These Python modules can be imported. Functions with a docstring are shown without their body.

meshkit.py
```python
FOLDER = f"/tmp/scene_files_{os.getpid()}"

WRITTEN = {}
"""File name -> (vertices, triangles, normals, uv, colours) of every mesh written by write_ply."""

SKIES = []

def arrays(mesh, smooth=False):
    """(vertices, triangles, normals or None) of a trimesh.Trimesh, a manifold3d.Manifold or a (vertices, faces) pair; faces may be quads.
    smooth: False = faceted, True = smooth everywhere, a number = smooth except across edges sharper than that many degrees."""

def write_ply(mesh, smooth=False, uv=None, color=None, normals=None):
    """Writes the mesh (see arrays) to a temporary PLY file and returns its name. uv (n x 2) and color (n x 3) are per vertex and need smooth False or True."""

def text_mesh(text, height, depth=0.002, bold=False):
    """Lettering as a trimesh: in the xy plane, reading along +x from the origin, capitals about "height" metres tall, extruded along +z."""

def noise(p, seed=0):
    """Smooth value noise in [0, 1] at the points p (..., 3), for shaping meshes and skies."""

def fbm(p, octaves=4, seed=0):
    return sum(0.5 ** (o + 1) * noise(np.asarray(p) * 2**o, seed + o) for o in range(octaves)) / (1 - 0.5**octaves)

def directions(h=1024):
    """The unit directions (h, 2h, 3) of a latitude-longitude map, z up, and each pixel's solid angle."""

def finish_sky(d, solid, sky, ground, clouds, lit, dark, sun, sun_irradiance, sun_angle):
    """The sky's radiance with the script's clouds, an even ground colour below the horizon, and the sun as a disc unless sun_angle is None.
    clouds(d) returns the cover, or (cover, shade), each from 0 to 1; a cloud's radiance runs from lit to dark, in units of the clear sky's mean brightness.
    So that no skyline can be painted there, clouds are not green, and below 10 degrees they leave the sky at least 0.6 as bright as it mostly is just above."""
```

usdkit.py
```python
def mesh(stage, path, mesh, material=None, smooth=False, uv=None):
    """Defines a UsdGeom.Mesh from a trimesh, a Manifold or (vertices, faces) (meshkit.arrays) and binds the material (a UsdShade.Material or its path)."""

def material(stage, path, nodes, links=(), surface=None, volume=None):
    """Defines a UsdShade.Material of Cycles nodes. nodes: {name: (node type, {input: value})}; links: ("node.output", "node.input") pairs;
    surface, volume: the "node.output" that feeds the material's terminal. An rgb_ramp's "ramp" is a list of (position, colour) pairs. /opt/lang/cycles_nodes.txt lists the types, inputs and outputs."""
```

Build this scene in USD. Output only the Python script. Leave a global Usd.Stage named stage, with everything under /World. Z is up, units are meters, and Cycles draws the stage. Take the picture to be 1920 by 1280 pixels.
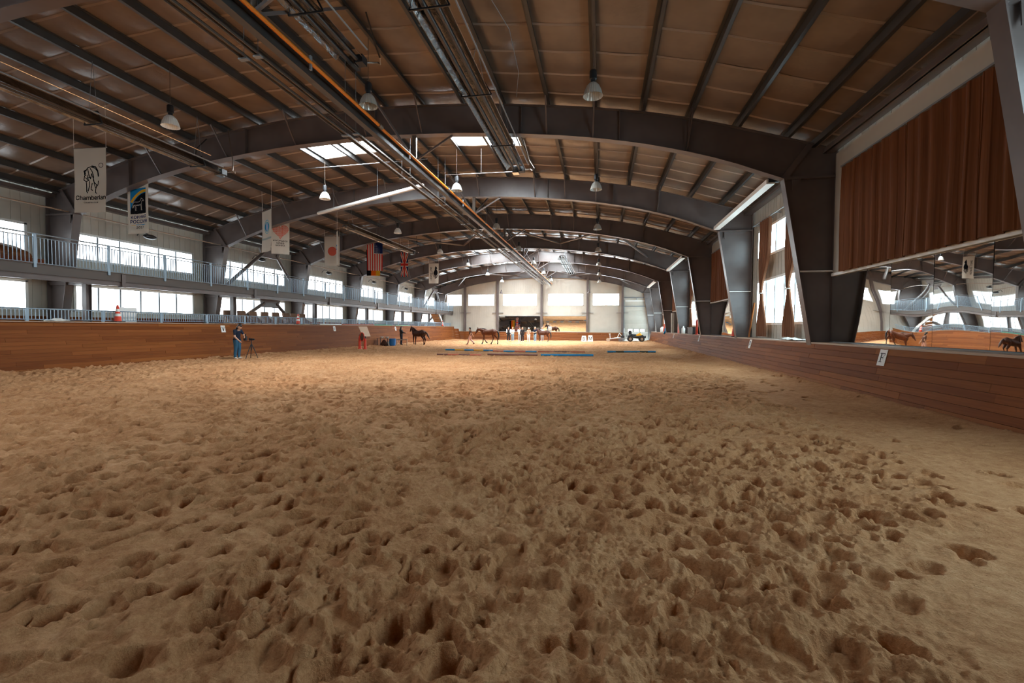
import math, random
import numpy as np, trimesh, manifold3d as m3, usdkit, meshkit
from scipy import ndimage
from pxr import Usd, UsdGeom, UsdLux, UsdShade, Sdf, Gf, Vt

stage = Usd.Stage.CreateInMemory()
UsdGeom.SetStageUpAxis(stage, 'Z'); UsdGeom.SetStageMetersPerUnit(stage, 1.0)
UsdGeom.Xform.Define(stage, '/World')
PI = math.pi

# ---------------------------------------------------------------- camera
CAM = np.array([7.7, 0.0, 1.6])
YAW, PITCH, ROLL = math.radians(10.8592), math.radians(1.7057), math.radians(0.3917)
def camera():
    cy, sy = math.cos(YAW), math.sin(YAW)
    F, R, U = np.array([-sy, cy, 0]), np.array([cy, sy, 0]), np.array([0, 0, 1.0])
    F2, U2 = F*math.cos(PITCH) - U*math.sin(PITCH), U*math.cos(PITCH) + F*math.sin(PITCH)
    R3, U3 = R*math.cos(ROLL) + U2*math.sin(ROLL), U2*math.cos(ROLL) - R*math.sin(ROLL)
    c = UsdGeom.Camera.Define(stage, '/World/camera')
    c.AddTransformOp().Set(Gf.Matrix4d(*R3, 0, *U3, 0, *(-F2), 0, *CAM, 1))
    c.CreateHorizontalApertureAttr(36.0); c.CreateVerticalApertureAttr(24.0)
    c.CreateFocalLengthAttr(36.0*866.257/1920)
    c.CreateClippingRangeAttr(Gf.Vec2f(0.05, 3000))
    c.CreateExposureAttr(EXPOSURE)

# ---------------------------------------------------------------- sky, sun, exposure
EXPOSURE, SUN, SUN_ON = 2.55, 5.0, True
DAY, TOPLIGHT, RIGHT = 1.0, 7.0, 2.0                           # radiance of the daylit glazing; how much brighter the skylights are
camera()
sky = UsdLux.DomeLight.Define(stage, '/World/sky')      # an overcast sky: three times as bright overhead as at the horizon
sky.CreateIntensityAttr(1.0)
_m = usdkit.material(stage, '/World/Looks/sky', {'t': ('texture_coordinate', {}), 's': ('separate_xyz', {}), 'a': ('math', {'math_type': 'maximum', 'value2': 0.0}), 'g': ('math', {'math_type': 'multiply_add', 'value2': 1.5, 'value3': 0.75}),
    'b': ('background_shader', {'color': (0.76, 0.91, 1.0)})}, [('t.generated', 's.vector'), ('s.z', 'a.value1'), ('a.value', 'g.value1'), ('g.value', 'b.strength')], surface='b.background')
UsdShade.MaterialBindingAPI.Apply(sky.GetPrim()).Bind(_m)
if SUN_ON:
    sun = UsdLux.DistantLight.Define(stage, '/World/sun')   # hazy sun beyond the far end of the hall, a little to the left
    sun.CreateColorAttr(Gf.Vec3f(1.0, 0.84, 0.62)); sun.CreateIntensityAttr(SUN); sun.CreateAngleAttr(9.0)
    _d = -np.array([1.9, -5.9, -9.1]); _d /= np.linalg.norm(_d)
    _x = np.cross((0, 0, 1), _d); _x /= np.linalg.norm(_x); _y = np.cross(_d, _x)
    sun.AddTransformOp().Set(Gf.Matrix4d(*_x, 0, *_y, 0, *_d, 0, 0, 0, 0, 1))

# ---------------------------------------------------------------- helpers
used = {}
def numbered(parent, name):
    k = (parent, name); n = used.get(k, 0); used[k] = n + 1
    return parent + '/' + (name if n == 0 else f'{name}_{n:03d}')
def P(o): return str(o.GetPath()) if hasattr(o, 'GetPath') else o
def tag(o, label=None, cat=None, group=None, kind=None):
    o = o.GetPrim() if hasattr(o, 'GetPrim') else o
    for k, v in (('label', label), ('category', cat), ('group', group), ('kind', kind)):
        if v: o.SetCustomDataByKey(k, v)
    return o
def thing(name, label, cat, loc=(0, 0, 0), rotz=0, group=None, kind=None, scale=None):
    x = UsdGeom.Xform.Define(stage, numbered('/World', name))
    x.AddTranslateOp().Set(Gf.Vec3d(*map(float, loc)))
    if rotz: x.AddRotateZOp().Set(float(rotz))
    if scale: x.AddScaleOp().Set(Gf.Vec3f(*scale))
    return tag(x.GetPrim(), label, cat, group, kind)
def copy(root, loc, rotz=0, label=None, group=None, name=None):
    d = root.GetCustomData()
    import re
    r = thing(name or re.sub(r'_\d{3}$', '', root.GetName()), label or d.get('label'), d.get('category'), loc, rotz, group or d.get('group'))
    r.GetReferences().AddInternalReference(root.GetPath()); r.SetInstanceable(True)
    return r
MATS = {}
def mat(name, nodes, links, surface='p.BSDF'):
    MATS[name] = usdkit.material(stage, '/World/Looks/' + name, nodes, links, surface=surface); return name
def flat(name, col, rough=0.5, metal=0.0, spec=0.5, **k):
    return mat(name, {'p': ('principled_bsdf', dict(base_color=col, roughness=rough, metallic=metal, specular_ior_level=spec, **k))}, [])
def mottled(name, c1, c2, scale=3.0, rough=0.5, stretch=(1, 1, 1), bump=0.0, rnd=0.0, detail=4, metal=0.0, spec=0.5, dist=0.02):
    """Two colours mixed by noise in object space; rnd: how far the object's own random number moves the mix."""
    n = {'t': ('texture_coordinate', {}), 'm': ('mapping', {'scale': stretch}), 'n': ('noise_texture', {'scale': scale, 'detail': detail, 'roughness': 0.6}),
         'o': ('object_info', {}), 'a': ('math', {'math_type': 'multiply_add', 'value2': rnd, 'value3': -rnd/2}), 'b': ('math', {'math_type': 'add', 'use_clamp': True}),
         'r': ('rgb_ramp', {'ramp': [(0.25, c1), (0.75, c2)]}), 'p': ('principled_bsdf', {'roughness': rough, 'metallic': metal, 'specular_ior_level': spec})}
    l = [('t.object', 'm.vector'), ('m.vector', 'n.vector'), ('o.random', 'a.value1'), ('a.value', 'b.value1'), ('n.fac', 'b.value2'), ('b.value', 'r.fac'), ('r.color', 'p.base_color')]
    if bump:
        n['u'] = ('bump', {'strength': bump, 'distance': dist}); l += [('n.fac', 'u.height'), ('u.normal', 'p.normal')]
    return mat(name, n, l)

class MB:
    """Collects shapes and makes them one mesh."""
    def __init__(s): s.v, s.f, s.n = [], [], 0
    def raw(s, v, f):
        v = np.asarray(v, float); f = np.asarray(f, int)
        if f.shape[1] == 4: f = np.vstack([f[:, [0, 1, 2]], f[:, [0, 2, 3]]])
        s.v.append(v); s.f.append(f + s.n); s.n += len(v); return s
    def tm(s, m, M=None):
        m = m.copy()
        if M is not None: m.apply_transform(M)
        return s.raw(m.vertices, m.faces)
    def box(s, x0, x1, y0, y1, z0, z1):
        v = [(x, y, z) for x in (x0, x1) for y in (y0, y1) for z in (z0, z1)]
        return s.raw(v, [(0, 1, 3, 2), (4, 6, 7, 5), (0, 4, 5, 1), (2, 3, 7, 6), (0, 2, 6, 4), (1, 5, 7, 3)])
    def bar(s, a, b, w, h, up=(0, 0, 1)):
        a, b, up = np.array(a, float), np.array(b, float), np.array(up, float)
        t = b - a; t /= np.linalg.norm(t)
        x = np.cross(t, up)
        if np.linalg.norm(x) < 1e-6: x = np.cross(t, (0, 1, 0))
        x /= np.linalg.norm(x); y = np.cross(x, t)
        v = [p + i*x*w/2 + j*y*h/2 for p in (a, b) for i in (-1, 1) for j in (-1, 1)]
        return s.raw(v, [(0, 2, 3, 1), (4, 5, 7, 6), (0, 1, 5, 4), (2, 6, 7, 3), (0, 4, 6, 2), (1, 3, 7, 5)])
    def tube(s, pts, r, sides=8, caps=True):
        p = np.asarray(pts, float); r = np.broadcast_to(r, len(p))
        t = np.gradient(p, axis=0); t /= np.linalg.norm(t, axis=1, keepdims=True) + 1e-12
        ref = np.array([0, 0, 1.0]) if np.abs(t[:, 2]).mean() < 0.8 else np.array([1.0, 0, 0])
        a = np.cross(t, ref); a /= np.linalg.norm(a, axis=1, keepdims=True) + 1e-12
        b = np.cross(t, a); g = np.arange(sides)*2*PI/sides
        v = p[:, None] + r[:, None, None]*(np.cos(g)[None, :, None]*a[:, None] + np.sin(g)[None, :, None]*b[:, None])
        i, j = np.meshgrid(np.arange(len(p)-1), np.arange(sides), indexing='ij')
        q = np.stack([i*sides+j, i*sides+(j+1) % sides, (i+1)*sides+(j+1) % sides, (i+1)*sides+j], -1).reshape(-1, 4)
        f = [q[:, [0, 1, 2]], q[:, [0, 2, 3]]]
        v = v.reshape(-1, 3)
        if caps:
            for base in (0, (len(p)-1)*sides):
                f.append(np.array([(base, base+k, base+k+1) if base else (base, base+k+1, base+k) for k in range(1, sides-1)]))
        return s.raw(v, np.vstack(f))
    def lathe(s, prof, c=(0, 0, 0), sides=16):
        """prof: (r, z) pairs, revolved about z."""
        pr = np.asarray(prof, float); g = np.arange(sides)*2*PI/sides
        v = np.stack([pr[:, None, 0]*np.cos(g), pr[:, None, 0]*np.sin(g), np.repeat(pr[:, 1:2], sides, 1)], -1).reshape(-1, 3) + np.array(c)
        i, j = np.meshgrid(np.arange(len(pr)-1), np.arange(sides), indexing='ij')
        q = np.stack([i*sides+j, i*sides+(j+1) % sides, (i+1)*sides+(j+1) % sides, (i+1)*sides+j], -1).reshape(-1, 4)
        return s.raw(v, q)
    def grid(s, X, Y, Z):
        n, m = X.shape; i, j = np.meshgrid(np.arange(n-1), np.arange(m-1), indexing='ij')
        q = np.stack([i*m+j, (i+1)*m+j, (i+1)*m+j+1, i*m+j+1], -1).reshape(-1, 4)
        return s.raw(np.stack([X, Y, Z], -1).reshape(-1, 3), q)
    def poly(s, pts, axis, a, b):
        """Extrudes the 2D outline along axis from a to b; x: (y, z) outline, y: (x, z), z: (x, y)."""
        from shapely.geometry import Polygon
        g = Polygon(pts)
        if not g.exterior.is_ccw: g = Polygon(list(pts)[::-1])
        m = trimesh.creation.extrude_polygon(g, b-a, engine='earcut'); v = m.vertices.copy()
        v = {'z': v + [0, 0, a], 'y': np.stack([v[:, 0], v[:, 2]+a, v[:, 1]], 1), 'x': np.stack([v[:, 2]+a, v[:, 0], v[:, 1]], 1)}[axis]
        f = m.faces if axis != 'y' else m.faces[:, ::-1]
        return s.raw(v, f)
    def build(s, name, m, parent='/World', smooth=False, label=None, cat=None, group=None, kind=None, shift=None):
        v = np.vstack(s.v); f = np.vstack(s.f)
        if shift is not None: v = v - np.asarray(shift, float)
        o = usdkit.mesh(stage, numbered(P(parent), name), (v, f), MATS[m], smooth=smooth)
        return tag(o, label, cat, group, kind)
def sm(x, a, b):
    t = np.clip((x-a)/(b-a), 0, 1); return t*t*(3-2*t)
# ---------------------------------------------------------------- materials
mottled('frame_paint', (0.105, 0.082, 0.076), (0.15, 0.120, 0.112), 1.5, 0.36)
mottled('purlin_paint', (0.030, 0.028, 0.027), (0.050, 0.047, 0.045), 2.0, 0.4)
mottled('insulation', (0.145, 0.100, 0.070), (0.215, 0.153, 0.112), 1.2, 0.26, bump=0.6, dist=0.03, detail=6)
flat('seam', (0.36, 0.27, 0.21), 0.3)
mottled('cladding', (0.43, 0.40, 0.34), (0.52, 0.485, 0.42), 0.8, 0.45, rnd=0.3)
flat('white_frame', (0.80, 0.80, 0.78), 0.4)
flat('dark_frame', (0.20, 0.22, 0.24), 0.4)
flat('galvanised', (0.30, 0.39, 0.47), 0.42, 0.35)
flat('deck_paint', (0.085, 0.068, 0.058), 0.5)
mottled('soffit', (0.62, 0.58, 0.52), (0.70, 0.66, 0.60), 1.0, 0.5)
flat('black', (0.012, 0.012, 0.014), 0.5); flat('black_gloss', (0.02, 0.02, 0.022), 0.25)
flat('white', (0.80, 0.79, 0.75), 0.55); flat('mirror', (0.86, 0.88, 0.86), 0.012, 1.0)
flat('orange_pipe', (0.60, 0.17, 0.008), 0.4, spec=0.3); flat('steel_rail', (0.17, 0.135, 0.11), 0.33, 0.5)
for i, (a, b) in enumerate((((0.165, 0.047, 0.010), (0.235, 0.074, 0.017)), ((0.145, 0.040, 0.008), (0.205, 0.062, 0.014)), ((0.19, 0.058, 0.012), (0.265, 0.090, 0.021)), ((0.12, 0.028, 0.008), (0.18, 0.046, 0.013)))):
    mottled(f'plank_{i}', a, b, 2.2, 0.6, (6, 0.5, 14), bump=0.15, dist=0.005, rnd=0.5, detail=6, spec=0.12)
mottled('cap_wood', (0.30, 0.20, 0.13), (0.40, 0.27, 0.18), 2.0, 0.45, (4, 0.4, 6))
# frosted glazing glowing with the overcast daylight behind it; the skylights also let part of the sun straight through
def daylit(name, col, strength, clear):
    n = {'f': ('layer_weight', {'blend': 0.5}), 'p': ('math', {'math_type': 'power', 'value2': 5.0}), 'q': ('math', {'math_type': 'multiply_add', 'value2': 0.7, 'value3': 0.04}), 'e': ('emission', {'color': col, 'strength': strength}), 'g': ('glossy_bsdf', {'roughness': 0.05, 'color': (0.9, 0.9, 0.9)}), 'x': ('mix_closure', {})}
    l = [('f.facing', 'p.value1'), ('p.value', 'q.value1'), ('q.value', 'x.fac'), ('e.emission', 'x.closure1'), ('g.BSDF', 'x.closure2')]
    if clear:
        n['t'] = ('transparent_bsdf', {'color': (clear,)*3}); n['y'] = ('add_closure', {}); l += [('x.closure', 'y.closure1'), ('t.BSDF', 'y.closure2')]
    mat(name, n, l, surface='y.closure' if clear else 'x.closure')
daylit('glass', (0.84, 0.94, 1.0), DAY, 0); daylit('glass_right', (0.66, 0.90, 1.0), DAY*RIGHT, 0); daylit('clear_glass', (0.84, 0.94, 1.0), DAY*2, 0.8); daylit('skylight', (0.86, 0.95, 1.0), DAY*TOPLIGHT, 0.6)
mottled('outdoor', (0.50, 0.52, 0.50), (0.62, 0.63, 0.60), 0.15, 0.9)

# ---------------------------------------------------------------- the hall's measures
W, Y0, Y1, BAY = 14.35, -15.0, 60.0, 7.5
LOW = np.array([(0, 8.14), (2.75, 8.05), (6.17, 7.75), (8.4, 7.40), (10.1, 7.0), (11.4, 6.60), (12.2, 6.29), (12.9, 6.02)])
TOP = np.array([(0, 9.10), (3, 8.98), (6, 8.69), (8.6, 8.32), (10.2, 7.98), (11.6, 7.60), (13.0, 7.18), (14.35, 6.75)])
from scipy.interpolate import PchipInterpolator
_lo = PchipInterpolator(np.r_[-LOW[::-1, 0], LOW[1:, 0]], np.r_[LOW[::-1, 1], LOW[1:, 1]])
_up = PchipInterpolator(np.r_[-TOP[::-1, 0], TOP[1:, 0]], np.r_[TOP[::-1, 1], TOP[1:, 1]])
low_z, up_z = (lambda x: float(_lo(np.clip(x, -12.9, 12.9)))), (lambda x: float(_up(np.clip(x, -14.35, 14.35))))
PUR = [0.34, 1.7, 3.1, 4.5, 5.95, 7.42, 8.87, 10.25, 11.63, 12.98]
PURLINS = [-x for x in PUR[::-1]] + PUR
PD = 0.20                                        # purlin depth
SKY = [(15.6, 18.9), (40.9, 44.3), (46.2, 51.2), (52.9, 56.0), (0.2, 2.4)]   # skylights: along the hall
SKYX = [(-4.5, -1.7), (1.7, 4.5)]
skyx = lambda a: SKYX[:1] if a < 5 else SKYX          # the one over the camera is on the left only
FRAMES = [-7.5, 0.0, 7.5, 15.0, 22.5, 30.0, 37.5, 45.0, 52.5, 59.75]
ORD = ['frame behind the camera', 'frame over the camera', 'nearest frame', 'second frame from the camera', 'third frame from the camera', 'fourth frame from the camera', 'fifth frame from the camera', 'sixth frame from the camera', 'seventh frame from the camera', 'last frame against the far wall']

# ---------------------------------------------------------------- ground outside
m = MB()
for a in ((-70, -14.6, -60, 110), (14.6, 70, -60, 110), (-14.6, 14.6, 60.4, 110), (-14.6, 14.6, -60, -15.4)): m.box(*a, -0.6, -0.35)
m.build('outdoor_ground', 'outdoor', label='pale bare ground outside around the hall', cat='ground', kind='structure')

# ---------------------------------------------------------------- roof
ceiling = thing('ceiling', 'white vinyl-faced insulation of the arched hall ceiling, in strips between purlins', 'ceiling', kind='structure')
XS = sorted(set([-14.3] + PURLINS + [14.3]))
def roof_row(x0, x1, y0, y1, sag, n=6, k=5):
    x = np.linspace(x0, x1, n); y = np.linspace(y0, y1, k)
    X, Y = np.meshgrid(x, y, indexing='ij'); u, v = (X-x0)/(x1-x0), (Y-y0)/(y1-y0)
    Z = _up(np.clip(X, -14.35, 14.35)) + PD + 0.012 - sag*np.sin(PI*u)*(0.55+0.45*np.sin(PI*v)) + 0.02*np.abs(2*v-1)**3
    return X, Y, Z
seams = [Y0] + list(np.arange(-14.1, 60, 1.1)); SKY = [(min(seams, key=lambda q: abs(q-a)), min(seams, key=lambda q: abs(q-b))) for a, b in SKY]; seams = [s for s in seams if s < 59.9] + [Y1]
rs = np.random.RandomState(3)
for y0, y1 in zip(seams[:-1], seams[1:]):
    s, t = MB(), MB()
    for x0, x1 in zip(XS[:-1], XS[1:]):
        if any(a-0.1 <= y0 and y1 <= b+0.1 and any(p-0.1 <= x0 and x1 <= q+0.1 for p, q in skyx(a)) for a, b in SKY): continue
        X, Y, Z = roof_row(x0, x1, y0, y1, 0.035+0.02*rs.rand())
        s.grid(X, Y, Z)
        zz = Z[:, 0]; xx = X[:, 0]
        t.raw(np.concatenate([np.stack([xx, np.full_like(xx, y0-0.025), zz-0.006], 1), np.stack([xx, np.full_like(xx, y0+0.012), zz-0.040], 1), np.stack([xx, np.full_like(xx, y0+0.03), zz-0.006], 1)]),
              [(i+6*j, i+1+6*j, i+7+6*j, i+6+6*j) for j in (0, 1) for i in range(5)])
    s.build('insulation_strip', 'insulation', ceiling, smooth=50); t.build('seam', 'seam', ceiling)
m = MB()
for x0, x1 in zip(XS[:-1], XS[1:]):
    ys = [Y0-0.3]
    if any(a-0.1 <= x0 and x1 <= b+0.1 for a, b in SKYX):
        for a, b in sorted(SKY): ys += [a, b] if any(p-0.1 <= x0 and x1 <= q+0.1 for p, q in skyx(a)) else []
    ys.append(Y1+0.3)
    for a, b in zip(ys[::2], ys[1::2]):
        z0, z1 = up_z(x0)+PD+0.14, up_z(x1)+PD+0.14
        m.raw([(x0, a, z0), (x1, a, z1), (x1, b, z1), (x0, b, z0), (x0, a, z0+.05), (x1, a, z1+.05), (x1, b, z1+.05), (x0, b, z0+.05)],
              [(0, 3, 2, 1), (4, 5, 6, 7), (0, 1, 5, 4), (2, 3, 7, 6), (1, 2, 6, 5), (0, 4, 7, 3)])
m.build('roof_sheet', 'deck_paint', ceiling)
wn = 0
def window(name=None): pass
for a, b in SKY:
    for (x0, x1), side in zip(skyx(a), ('left', 'right')):
        w = thing('window', f'bright translucent skylight let into the roof {side} of the ridge, {["over the camera", "in the second bay in view", "in the fifth bay in view", "in the sixth bay in view", "in the last bay"][sorted(SKY).index((a, b))]}', 'skylight', kind='structure')
        xm = [p for p in PURLINS if x0-.05 <= p <= x1+.05]
        m = MB()
        for y in (a, b): 
            for p, q in zip(xm[:-1], xm[1:]): m.bar((p, y, up_z(p)+PD+.07), (q, y, up_z(q)+PD+.07), .05, .15)
        for p in (x0, x1): m.bar((p, a, up_z(p)+PD+.07), (p, b, up_z(p)+PD+.07), .05, .15)
        m.build('skylight_frame', 'white_frame', w)
        for p, q in zip(xm[:-1], xm[1:]):
            g = MB(); g.raw([(p, a, up_z(p)+PD+.15), (q, a, up_z(q)+PD+.15), (q, b, up_z(q)+PD+.15), (p, b, up_z(p)+PD+.15)], [(0, 1, 2, 3)]); g.build('pane', 'skylight', w)

# ---------------------------------------------------------------- steel frames
def band(m, pts, axis_y, half, th, normal_out):
    """A flange: a strip of width 2*half along y following pts (x, z)."""
    p = np.array(pts, float); n = len(p)
    t = np.gradient(p, axis=0); t /= np.linalg.norm(t, axis=1, keepdims=True); o = np.stack([-t[:, 1], t[:, 0]], 1)*normal_out*th
    rows = []
    for y, q in ((-half, p), (half, p), (half, p+o), (-half, p+o)): rows.append(np.stack([q[:, 0], np.full(n, axis_y+y), q[:, 1]], 1))
    v = np.concatenate(rows); f = []
    for a, b in ((0, 1), (1, 2), (2, 3), (3, 0)): f += [(a*n+i, a*n+i+1, b*n+i+1, b*n+i) for i in range(n-1)]
    f += [(0, n, 2*n, 3*n), (n-1, 4*n-1, 3*n-1, 2*n-1)]
    m.raw(v, f)
ZB = 0.0
for yi, Y in enumerate(FRAMES):
    fr = thing('steel_frame', f'grey-brown arched steel portal frame, {ORD[yi]}', 'steel frame', group='arched steel frames')
    x = np.linspace(-12.9, 12.9, 41)
    lo = np.stack([x, [low_z(i) for i in x]], 1)
    xt = np.linspace(-14.3, 14.3, 43); up = np.stack([xt, [up_z(i) for i in xt]], 1)
    m = MB(); n = len(x)                             # rafter web
    xt2 = np.linspace(-13.6, 13.6, 41); ut = np.stack([xt2, [up_z(i)-.01 for i in xt2]], 1)
    v = np.concatenate([np.stack([q[:, 0], np.full(n, Y+d), q[:, 1]], 1) for q in (lo, ut) for d in (-.008, .008)])
    m.raw(v, [(i, i+1, 2*n+i+1, 2*n+i) for i in range(n-1)] + [(n+i, 3*n+i, 3*n+i+1, n+i+1) for i in range(n-1)])
    m.build('rafter_web', 'frame_paint', fr)
    m = MB(); band(m, lo, Y, .15, .02, -1); m.build('bottom_flange', 'frame_paint', fr, smooth=30)
    m = MB(); band(m, up, Y, .14, .02, -1); m.build('top_flange', 'frame_paint', fr, smooth=30)
    for s in (-1, 1):
        m = MB()                                      # column web: from the knee down to the base
        m.poly([(s*12.9, 6.02), (s*13.6, up_z(13.6)), (s*14.3, up_z(14.3)), (s*14.3, ZB), (s*13.93, ZB)], 'y', Y-.008, Y+.008)
        m.build('column_web', 'frame_paint', fr)
        m = MB(); m.bar((s*12.9, Y, 6.02), (s*13.93, Y, ZB), .30, .024, (s, 0, 0)); m.build('inner_flange', 'frame_paint', fr)
        m = MB(); m.bar((s*14.29, Y, up_z(14.3)), (s*14.29, Y, ZB), .30, .024, (s, 0, 0)); m.build('outer_flange', 'frame_paint', fr)
        m = MB(); m.box(min(s*12.92, s*14.28), max(s*12.92, s*14.28), Y-.15, Y+.15, 5.98, 6.04); m.build('knee_plate', 'frame_paint', fr)
        m = MB(); m.bar((s*12.9, Y-.09, 6.0), (s*13.62, Y-.09, up_z(13.6)), .02, .16, (s, 0, 0)); m.bar((s*12.9, Y+.09, 6.0), (s*13.62, Y+.09, up_z(13.6)), .02, .16, (s, 0, 0)); m.build('knee_stiffener', 'frame_paint', fr)
        for q in (-1, 1):                              # small brackets under the knee plate
            m = MB(); xk = 13.12
            m.poly([(s*xk, 5.98), (s*(xk+.26), 5.98), (s*(xk+.02), 5.66)], 'y', Y+q*.08-.01, Y+q*.08+.01); m.build('gusset', 'frame_paint', fr)
        m = MB()
        zc = 3.30; xi = 12.9 + (6.02-zc)/6.02*1.03
        m.box(min(s*xi, s*14.28), max(s*xi, s*14.28), Y-.14, Y-.01, zc-.02, zc+.02); m.build('web_stiffener', 'white' if s > 0 else 'frame_paint', fr)
    for xs in (-10.25, -5.1, 0.0, 5.1, 8.2, 10.25):
        m = MB()
        for q in (-1, 1): m.box(xs-.01, xs+.01, min(Y+q*.008, Y+q*.13), max(Y+q*.008, Y+q*.13), low_z(xs)+.01, up_z(xs)-.02)
        m.build('rafter_stiffener', 'frame_paint', fr)
    if Y < 59:
        for p in PURLINS[1:-1:2] + [10.25, 5.95]:
            for q in ((-1, 1) if Y > 0 else (1,)):
                m = MB(); m.bar((p, Y+q*.75, up_z(p)+.03), (p*0.995, Y+q*.06, low_z(p)+.05), .045, .045); m.build('flange_brace', 'frame_paint', fr)

# ---------------------------------------------------------------- purlins: Z sections running the length of the hall
for i, p in enumerate(PURLINS):
    side = 'left' if p < 0 else 'right'; k = len(PUR)-i if p < 0 else i-len(PUR)+1
    m = MB(); z = up_z(p); s = 1 if p < 0 else -1
    nth = ['first', 'second', 'third', 'fourth', 'fifth', 'sixth', 'seventh', 'eighth', 'ninth', 'tenth'][k-1]
    m.box(p-.005, p+.005, Y0, Y1, z+.005, z+PD); m.box(min(p, p+s*.085), max(p, p+s*.085), Y0, Y1, z+PD-.006, z+PD)
    m.box(min(p, p-s*.085), max(p, p-s*.085), Y0, Y1, z+.004, z+.012); m.box(min(p-s*.085, p-s*.08), max(p-s*.085, p-s*.08), Y0, Y1, z+.004, z+.03)
    m.build('purlin', 'purlin_paint', label=f'dark steel roof purlin running down the hall, {nth} to the {side} of the ridge', cat='purlin', group='roof purlins')
for s, side in ((-1, 'left'), (1, 'right')):
    m = MB(); x = 13.62; z = 6.98
    m.box(min(s*x, s*(x+.12)), max(s*x, s*(x+.12)), Y0, Y1, z-.10, z-.09); m.box(s*(x+.06)-.006, s*(x+.06)+.006, Y0, Y1, z-.10, z+.12)
    m.build('eave_strut', 'purlin_paint', label=f'dark steel eave strut under the roof edge along the {side} wall', cat='purlin')
    m = MB(); m.box(min(s*13.95, s*14.25), max(s*13.95, s*14.25), Y0, Y1, 6.70, 6.73); m.box(s*14.0-.02, s*14.0+.02, Y0, Y1, 6.70, 6.86); m.build('eave_beam', 'frame_paint', label=f'brown steel channel at the top of the {side} wall', cat='beam')
    m = MB(); m.box(min(s*13.7, s*13.8), max(s*13.7, s*13.8), Y0, Y1, 6.90, 6.94); m.build('light_trim', 'seam', label=f'pale trim strip between roof and wall along the {side} eave', cat='trim')

# ---------------------------------------------------------------- walls with windows
def side_wall(s, name, wins, label):
    """s: -1 left, 1 right. wins(bay start) -> list of (z0, z1) openings from y+0.85 to y+6.72."""
    w = thing(name, label, 'wall', kind='structure')
    far = MB(); x0, x1 = (W, W+.12) if s > 0 else (-W-.12, -W)
    step = BAY/24
    for b in np.arange(Y0, Y1-.1, BAY):
        op = wins(b)
        for k in range(24):
            ya, yb = b+k*step, b+(k+1)*step
            inside = yb > b+.86 and ya < b+6.71
            zs = [-.3] + ([z for o in op for z in o] if inside else []) + [7.15]
            ya2, yb2 = ya, yb
            segs = [(ya, yb, z, zz) for z, zz in zip(zs[::2], zs[1::2])]
            if inside and op:                           # slivers beside the opening
                for z0, z1 in op:
                    if ya < b+.85: segs.append((ya, b+.85, z0, z1))
                    if yb > b+6.72: segs.append((b+6.72, yb, z0, z1))
            near = -1 < b < 29
            for (p, q, z, zz) in segs:
                m = MB() if near else far
                m.box(x0, x1, p+.012, q-.012, z, zz); m.box(x0+.012 if s > 0 else x0, x1 if s > 0 else x1-.012, p, q, z, zz)
                if near: m.build('wall_panel', 'cladding', w)
    far.build('wall_panel', 'cladding', w, kind='stuff')
    m = MB(); xo = (W+.13, W+.2) if s > 0 else (-W-.2, -W-.13)
    for b in np.arange(Y0, Y1-.1, BAY):
        op = wins(b); zs = [-.3] + [z for o in op for z in o] + [7.3]
        for z, zz in zip(zs[::2], zs[1::2]): m.box(*xo, b+.85, b+6.72, z, zz)
        m.box(*xo, b, b+.85, -.3, 7.3); m.box(*xo, b+6.72, b+BAY, -.3, 7.3)
    m.build('outer_sheet', 'deck_paint', w)
    return w
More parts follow.
